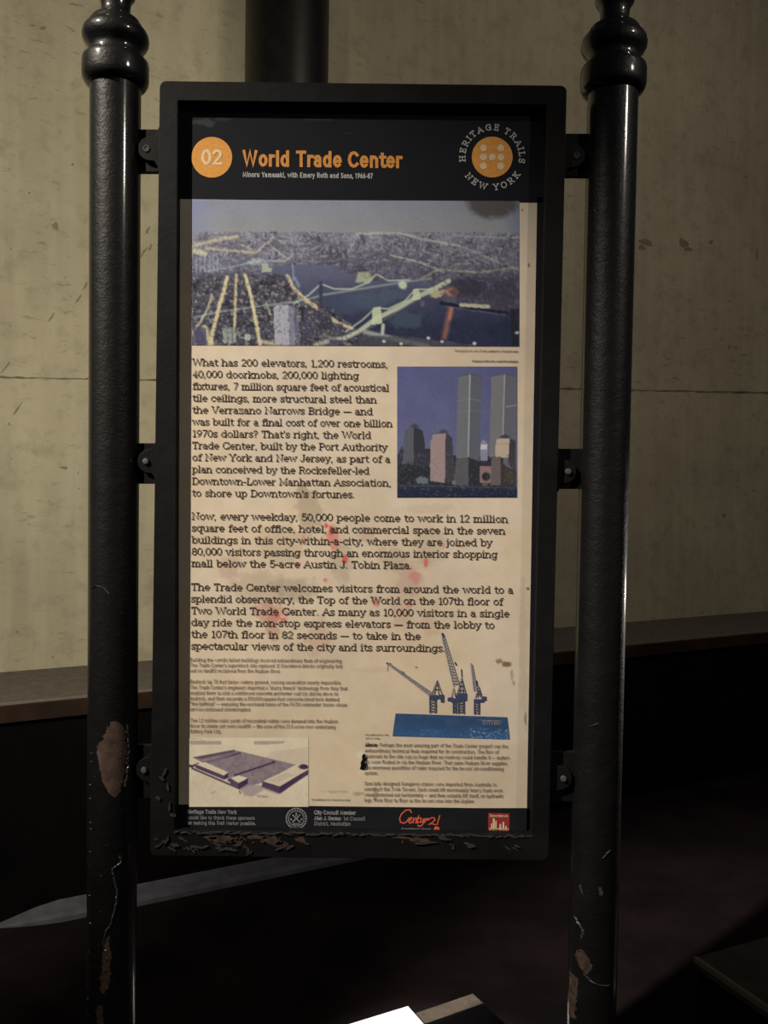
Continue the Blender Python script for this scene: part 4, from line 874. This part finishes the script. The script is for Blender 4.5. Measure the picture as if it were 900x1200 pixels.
# title
V, Fc = [], []
set_line("World Trade Center", 283.2, 471.5, 195.0, 19.4, 1.85, False, V, Fc, 0.012, 1.0, 0.84)
text_obj('title_lettering', V, Fc, YT, M_TITLE, header)
V, Fc = [], []
set_line("Minoru Yamasaki, with Emery Roth and Sons, 1966-87", 284, 437, 207.4, 6.2, 1.5, False, V, Fc, 0.012, 1.0, 0.86)
text_obj('subtitle_lettering', V, Fc, YT, M_GREYTEXT, header)
def disc(V, Fc, cx, cy, r, n=48):
    i0 = len(V); V.append((cx, cy))
    for k in range(n): V.append((cx + r * math.cos(2 * math.pi * k / n), cy + r * math.sin(2 * math.pi * k / n)))
    for k in range(n): Fc.append((i0, i0 + 1 + k, i0 + 1 + (k + 1) % n))
V, Fc = [], []; disc(V, Fc, 248.2, 184.3, 23.8, 64); text_obj('number_disc', V, Fc, YT, M_ORANGE, header)
V, Fc = [], []; set_line("02", 235.2, 261.0, 193.4, 18.6, 1.8, False, V, Fc, 0.0, 1.0, 0.86); text_obj('number_lettering', V, Fc, YT - 0.0003, M_CREAM, header)
LX, LY = 576.8, 184.0
V, Fc = [], []; disc(V, Fc, LX, LY, 23.9, 64); text_obj('emblem_disc', V, Fc, YT, M_ORANGE, header)
V, Fc = [], []
for x, y in ((-10.2, -10.6), (10.2, -10.4), (-10.3, 0), (0, 0), (10.2, .2), (-10.4, 10.4), (10, 10.6)): disc(V, Fc, LX + x, LY + y, 4.1, 20)
text_obj('emblem_dots', V, Fc, YT - 0.0003, M_CREAM, header)
V, Fc = [], []
def ring_text(text, a0, a1, rad, cap, wt, inward):
    k = cap / 10.0; w_ = wt * k; total = sum(G[c][0] for c in text) ; x = 0
    for ch in text:
        adv, paths = glyph_paths(ch, True); t = (x + adv / 2) / total; ang = math.radians(a0 + (a1 - a0) * t)
        cx, cy = LX + rad * math.cos(ang), LY - rad * math.sin(ang)
        ux, uy = (math.cos(ang), -math.sin(ang)) if not inward else (-math.cos(ang), math.sin(ang))     # letter's up
        rx, ry = -uy, ux
        for p in paths:
            stroke([(cx + rx * (a - adv / 2) * k * .95 + ux * (w_ / 2 + b * (cap - w_) / 10), cy + ry * (a - adv / 2) * k * .95 + uy * (w_ / 2 + b * (cap - w_) / 10)) for a, b in p], w_, V, Fc, True)
        x += adv
ring_text("HERITAGE TRAILS", 192, -14, 31.2, 7.6, 1.5, False)
ring_text("NEW YORK", 212, 331, 39.2, 7.8, 1.5, True)
text_obj('emblem_lettering', V, Fc, YT, M_GREYTEXT, header)
# footer
V, Fc = [], []
set_line("Heritage Trails New York", 219, 277.5, 953.6, 5.0, 1.9, False, V, Fc); set_line("would like to thank these sponsors", 219, 298.5, 960.2, 4.6, 1.3, False, V, Fc); set_line("for making this Trail Marker possible.", 219, 300, 966.4, 4.6, 1.3, False, V, Fc)
text_obj('sponsor_lettering', V, Fc, YT, M_FOOTTEXT, footer); V, Fc = [], []
set_line("City Council Member", 368, 417, 954.6, 5.2, 2.0, False, V, Fc); set_line("Alan J. Gerson", 368, 400, 961.2, 5.0, 1.9, False, V, Fc); set_line("1st Council", 402.5, 428, 961.6, 4.8, 1.3, False, V, Fc); set_line("District, Manhattan", 368, 411, 967.4, 4.8, 1.3, False, V, Fc)
text_obj('sponsor_lettering', V, Fc, YT, M_FOOTTEXT, footer); V, Fc = [], []
set_line("department stores", 470, 505, 973.2, 3.6, 1.6, False, V, Fc)
text_obj('sponsor_lettering', V, Fc, YT, M_FOOTTEXT, footer)
V, Fc = [], []; SX, SY = 347.2, 959.2
def circ(r, n=36, a0=0, a1=360): return [(SX + r * math.cos(math.radians(a0 + (a1 - a0) * k / n)), SY + r * math.sin(math.radians(a0 + (a1 - a0) * k / n))) for k in range(n + 1)]
stroke(circ(12.0), 1.0, V, Fc, False); stroke(circ(8.8), 0.8, V, Fc, False)
for k in range(22):
    a_ = k * 360 / 22; c, s_ = math.cos(math.radians(a_)), math.sin(math.radians(a_)); stroke([(SX + 9.6 * c, SY + 9.6 * s_), (SX + 11.2 * c, SY + 11.2 * s_)], 1.1, V, Fc, False)
stroke([(SX - 4.5, SY - 4.5), (SX + 4.5, SY + 4.5)], 1.5, V, Fc, False); stroke([(SX + 4.5, SY - 4.5), (SX - 4.5, SY + 4.5)], 1.5, V, Fc, False); stroke([(SX, SY - 7), (SX, SY - 3)], 2, V, Fc, False); stroke([(SX - 7, SY), (SX - 5, SY + 2)], 1.4, V, Fc, False); stroke([(SX + 7, SY), (SX + 5, SY + 2)], 1.4, V, Fc, False); stroke([(SX - 4, SY + 6.5), (SX + 4, SY + 6.5)], 1.4, V, Fc, False)
text_obj('city_seal', V, Fc, YT, M_FOOTTEXT, footer)
def fp(*p): return [(410 + a / 3.913, 860 + b / 3.913) for a, b in p]
V, Fc = [], []
for path in (fp((282, 360), (276, 348), (256, 350), (236, 368), (228, 388), (232, 405), (246, 410), (266, 400), (284, 386)), fp((262, 400), (272, 386), (282, 384), (280, 394), (268, 400), (276, 410), (292, 398)),
    fp((292, 388), (290, 408)), fp((291, 398), (302, 386), (306, 392), (302, 408)), fp((316, 376), (308, 408), (318, 406)), fp((304, 388), (326, 386)), fp((326, 390), (324, 406), (336, 402), (340, 390)), fp((340, 390), (338, 406)), fp((346, 390), (344, 406)), fp((345, 396), (354, 388), (360, 390)),
    fp((336, 392), (336, 412), (326, 424), (312, 420)), fp((340, 398), (362, 394)), fp((362, 392), (376, 384), (388, 386), (390, 396), (376, 408), (360, 416), (376, 412), (392, 416)), fp((412, 376), (400, 416))):
    stroke(path, 1.35, V, Fc, True)
disc(V, Fc, *fp((398, 438))[0], 3.5, 20)
text_obj('script_logo', V, Fc, YT, M_SCRIPT, footer)
V, Fc = [], [(0, 1, 2, 3)]; V += fp((634, 362), (732, 365), (732, 453), (634, 450)); text_obj('red_logo_square', V, Fc, YT, M_RED, footer)
V, Fc = [], []
sx0, sy0 = fp((640, 450))[0]
for x, w_, h in ((650, 6, 26), (660, 9, 48), (670, 6, 38), (690, 8, 22), (704, 8, 32), (716, 6, 14)):
    a_, b_ = fp((x, 436))[0]; stroke([(a_, b_), (a_, b_ - h / 3.913)], w_ / 3.913, V, Fc, False)
a_, b_ = fp((638, 434))[0]; stroke([(a_, b_), (a_ + 23, b_ + .5)], .9, V, Fc, False)
set_line("Downtown", *[fp((640, 0))[0][0], fp((726, 0))[0][0]], fp((0, 382))[0][1], 3.4, 1.7, False, V, Fc); set_line("New York", *[fp((638, 0))[0][0], fp((728, 0))[0][0]], fp((0, 449))[0][1], 2.9, 2.0, False, V, Fc)
text_obj('red_logo_lettering', V, Fc, YT - 0.0003, M_CREAM, footer)
# cranes above the hull
def kc(*p): return [(440 + a / 5.0, 735 + b / 5.0) for a, b in p]
V, Fc = [], []
def lattice(x, w, y0, y1, n):
    for s_ in (-1, 1): stroke(kc((x + s_ * w / 2, y0), (x + s_ * w / 2, y1)), 1.3, V, Fc, False)
    for i in range(n):
        a_, b_ = y0 + (y1 - y0) * i / n, y0 + (y1 - y0) * (i + 1) / n
        stroke(kc((x - w / 2, a_), (x + w / 2, b_)), .8, V, Fc, False); stroke(kc((x + w / 2, a_), (x - w / 2, b_)), .8, V, Fc, False)
lattice(337, 36, 418, 502, 5); lattice(502, 34, 430, 506, 5); lattice(464, 16, 440, 505, 4); lattice(594, 28, 435, 510, 5)
for x, y, w, h in ((340, 410, 50, 26), (385, 408, 34, 26), (392, 428, 20, 22), (505, 408, 60, 44), (462, 428, 40, 24), (440, 422, 34, 20), (606, 430, 60, 18), (636, 418, 28, 24)): stroke(kc((x - w / 2, y), (x + w / 2, y)), h / 5, V, Fc, False)
for pts in (((328, 398), (362, 312), (392, 400)), ((345, 395), (362, 318), (372, 400)), ((480, 395), (505, 292), (532, 398)), ((495, 390), (506, 300), (516, 392)), ((445, 415), (458, 355), (470, 412)), ((586, 415), (606, 346), (626, 412)), ((600, 412), (607, 352), (614, 410))): stroke(kc(*pts), 1.0, V, Fc, False)
for y, x, w in ((340, 362, 18), (365, 362, 34), (320, 505, 18), (345, 505, 30), (370, 505, 40), (375, 606, 16), (392, 606, 26)): stroke(kc((x - w / 2, y), (x + w / 2, y)), .9, V, Fc, False)
stroke(kc((390, 34), (398, 52), (404, 78)), 2.6, V, Fc, False); stroke(kc((64, 210), (92, 216)), 2, V, Fc, False); stroke(kc((465, 205), (474, 222)), 1.8, V, Fc, False); stroke(kc((560, 212), (568, 236)), 1.2, V, Fc, False); stroke(kc((503, 245), (506, 290)), 1.1, V, Fc, False); stroke(kc((72, 216), (70, 258)), .5, V, Fc, False); stroke(kc((155, 258), (168, 268)), 1.3, V, Fc, False); stroke(kc((592, 312), (598, 345)), 1.2, V, Fc, False)
def which(f):
    x = sum(V[i][0] for i in f) / 4; y = sum(V[i][1] for i in f) / 4
    return 1 if (y < 753 and x > 500 and x < 545) else (0 if x < 522.5 else 1 if x < 552 else 2)
for c_ in range(3): text_obj('crane_tower', V, [f for f in Fc if which(f) == c_], YT, M_CRANE, hull)
V, Fc = [], []
def boom(p, q_, w0, w1, n):
    p, q_ = np.array(p, float), np.array(q_, float); d_ = (q_ - p) / np.hypot(*(q_ - p)); nn = np.array([-d_[1], d_[0]])
    a_ = [p + nn * w0 / 2, q_ + nn * w1 / 2]; b_ = [p - nn * w0 / 2, q_ - nn * w1 / 2]
    stroke(kc(*map(tuple, a_)), .9, V, Fc, False); stroke(kc(*map(tuple, b_)), .9, V, Fc, False)
    for i in range(n):
        t, u = i / n, (i + 1) / n; stroke(kc(tuple(a_[0] * (1 - t) + a_[1] * t), tuple(b_[0] * (1 - u) + b_[1] * u)), .8, V, Fc, False); stroke(kc(tuple(b_[0] * (1 - t) + b_[1] * t), tuple(a_[0] * (1 - u) + a_[1] * u)), .8, V, Fc, False)
boom((322, 390), (75, 212), 22, 8, 18); boom((474, 340), (398, 60), 34, 14, 16); boom((586, 372), (562, 216), 18, 6, 9)
text_obj('crane_booms', V, Fc, YT - 0.0002, M_CRANEPALE, hull); V, Fc = [], []
set_line("TNTVISN", 565, 587, 849.2, 5.2, 1.5, True, V, Fc)
text_obj('hull_lettering', V, Fc, YT - 0.0002, M_CRANEPALE, hull)
# torn hole through the sheet
bm = bmesh.new(); prism_bm(bm, [P2(x, y, YT) for x, y in ((426.5, 883), (424, 886), (424.5, 890), (422.5, 894), (423, 897), (421.5, 901), (425, 902), (430, 901.5), (431, 898), (429.5, 893), (429.8, 888), (428.2, 884))], YT - 0.0001, YT + 0.0002)
from_bm('torn_hole', bm, M_DARK, poster)
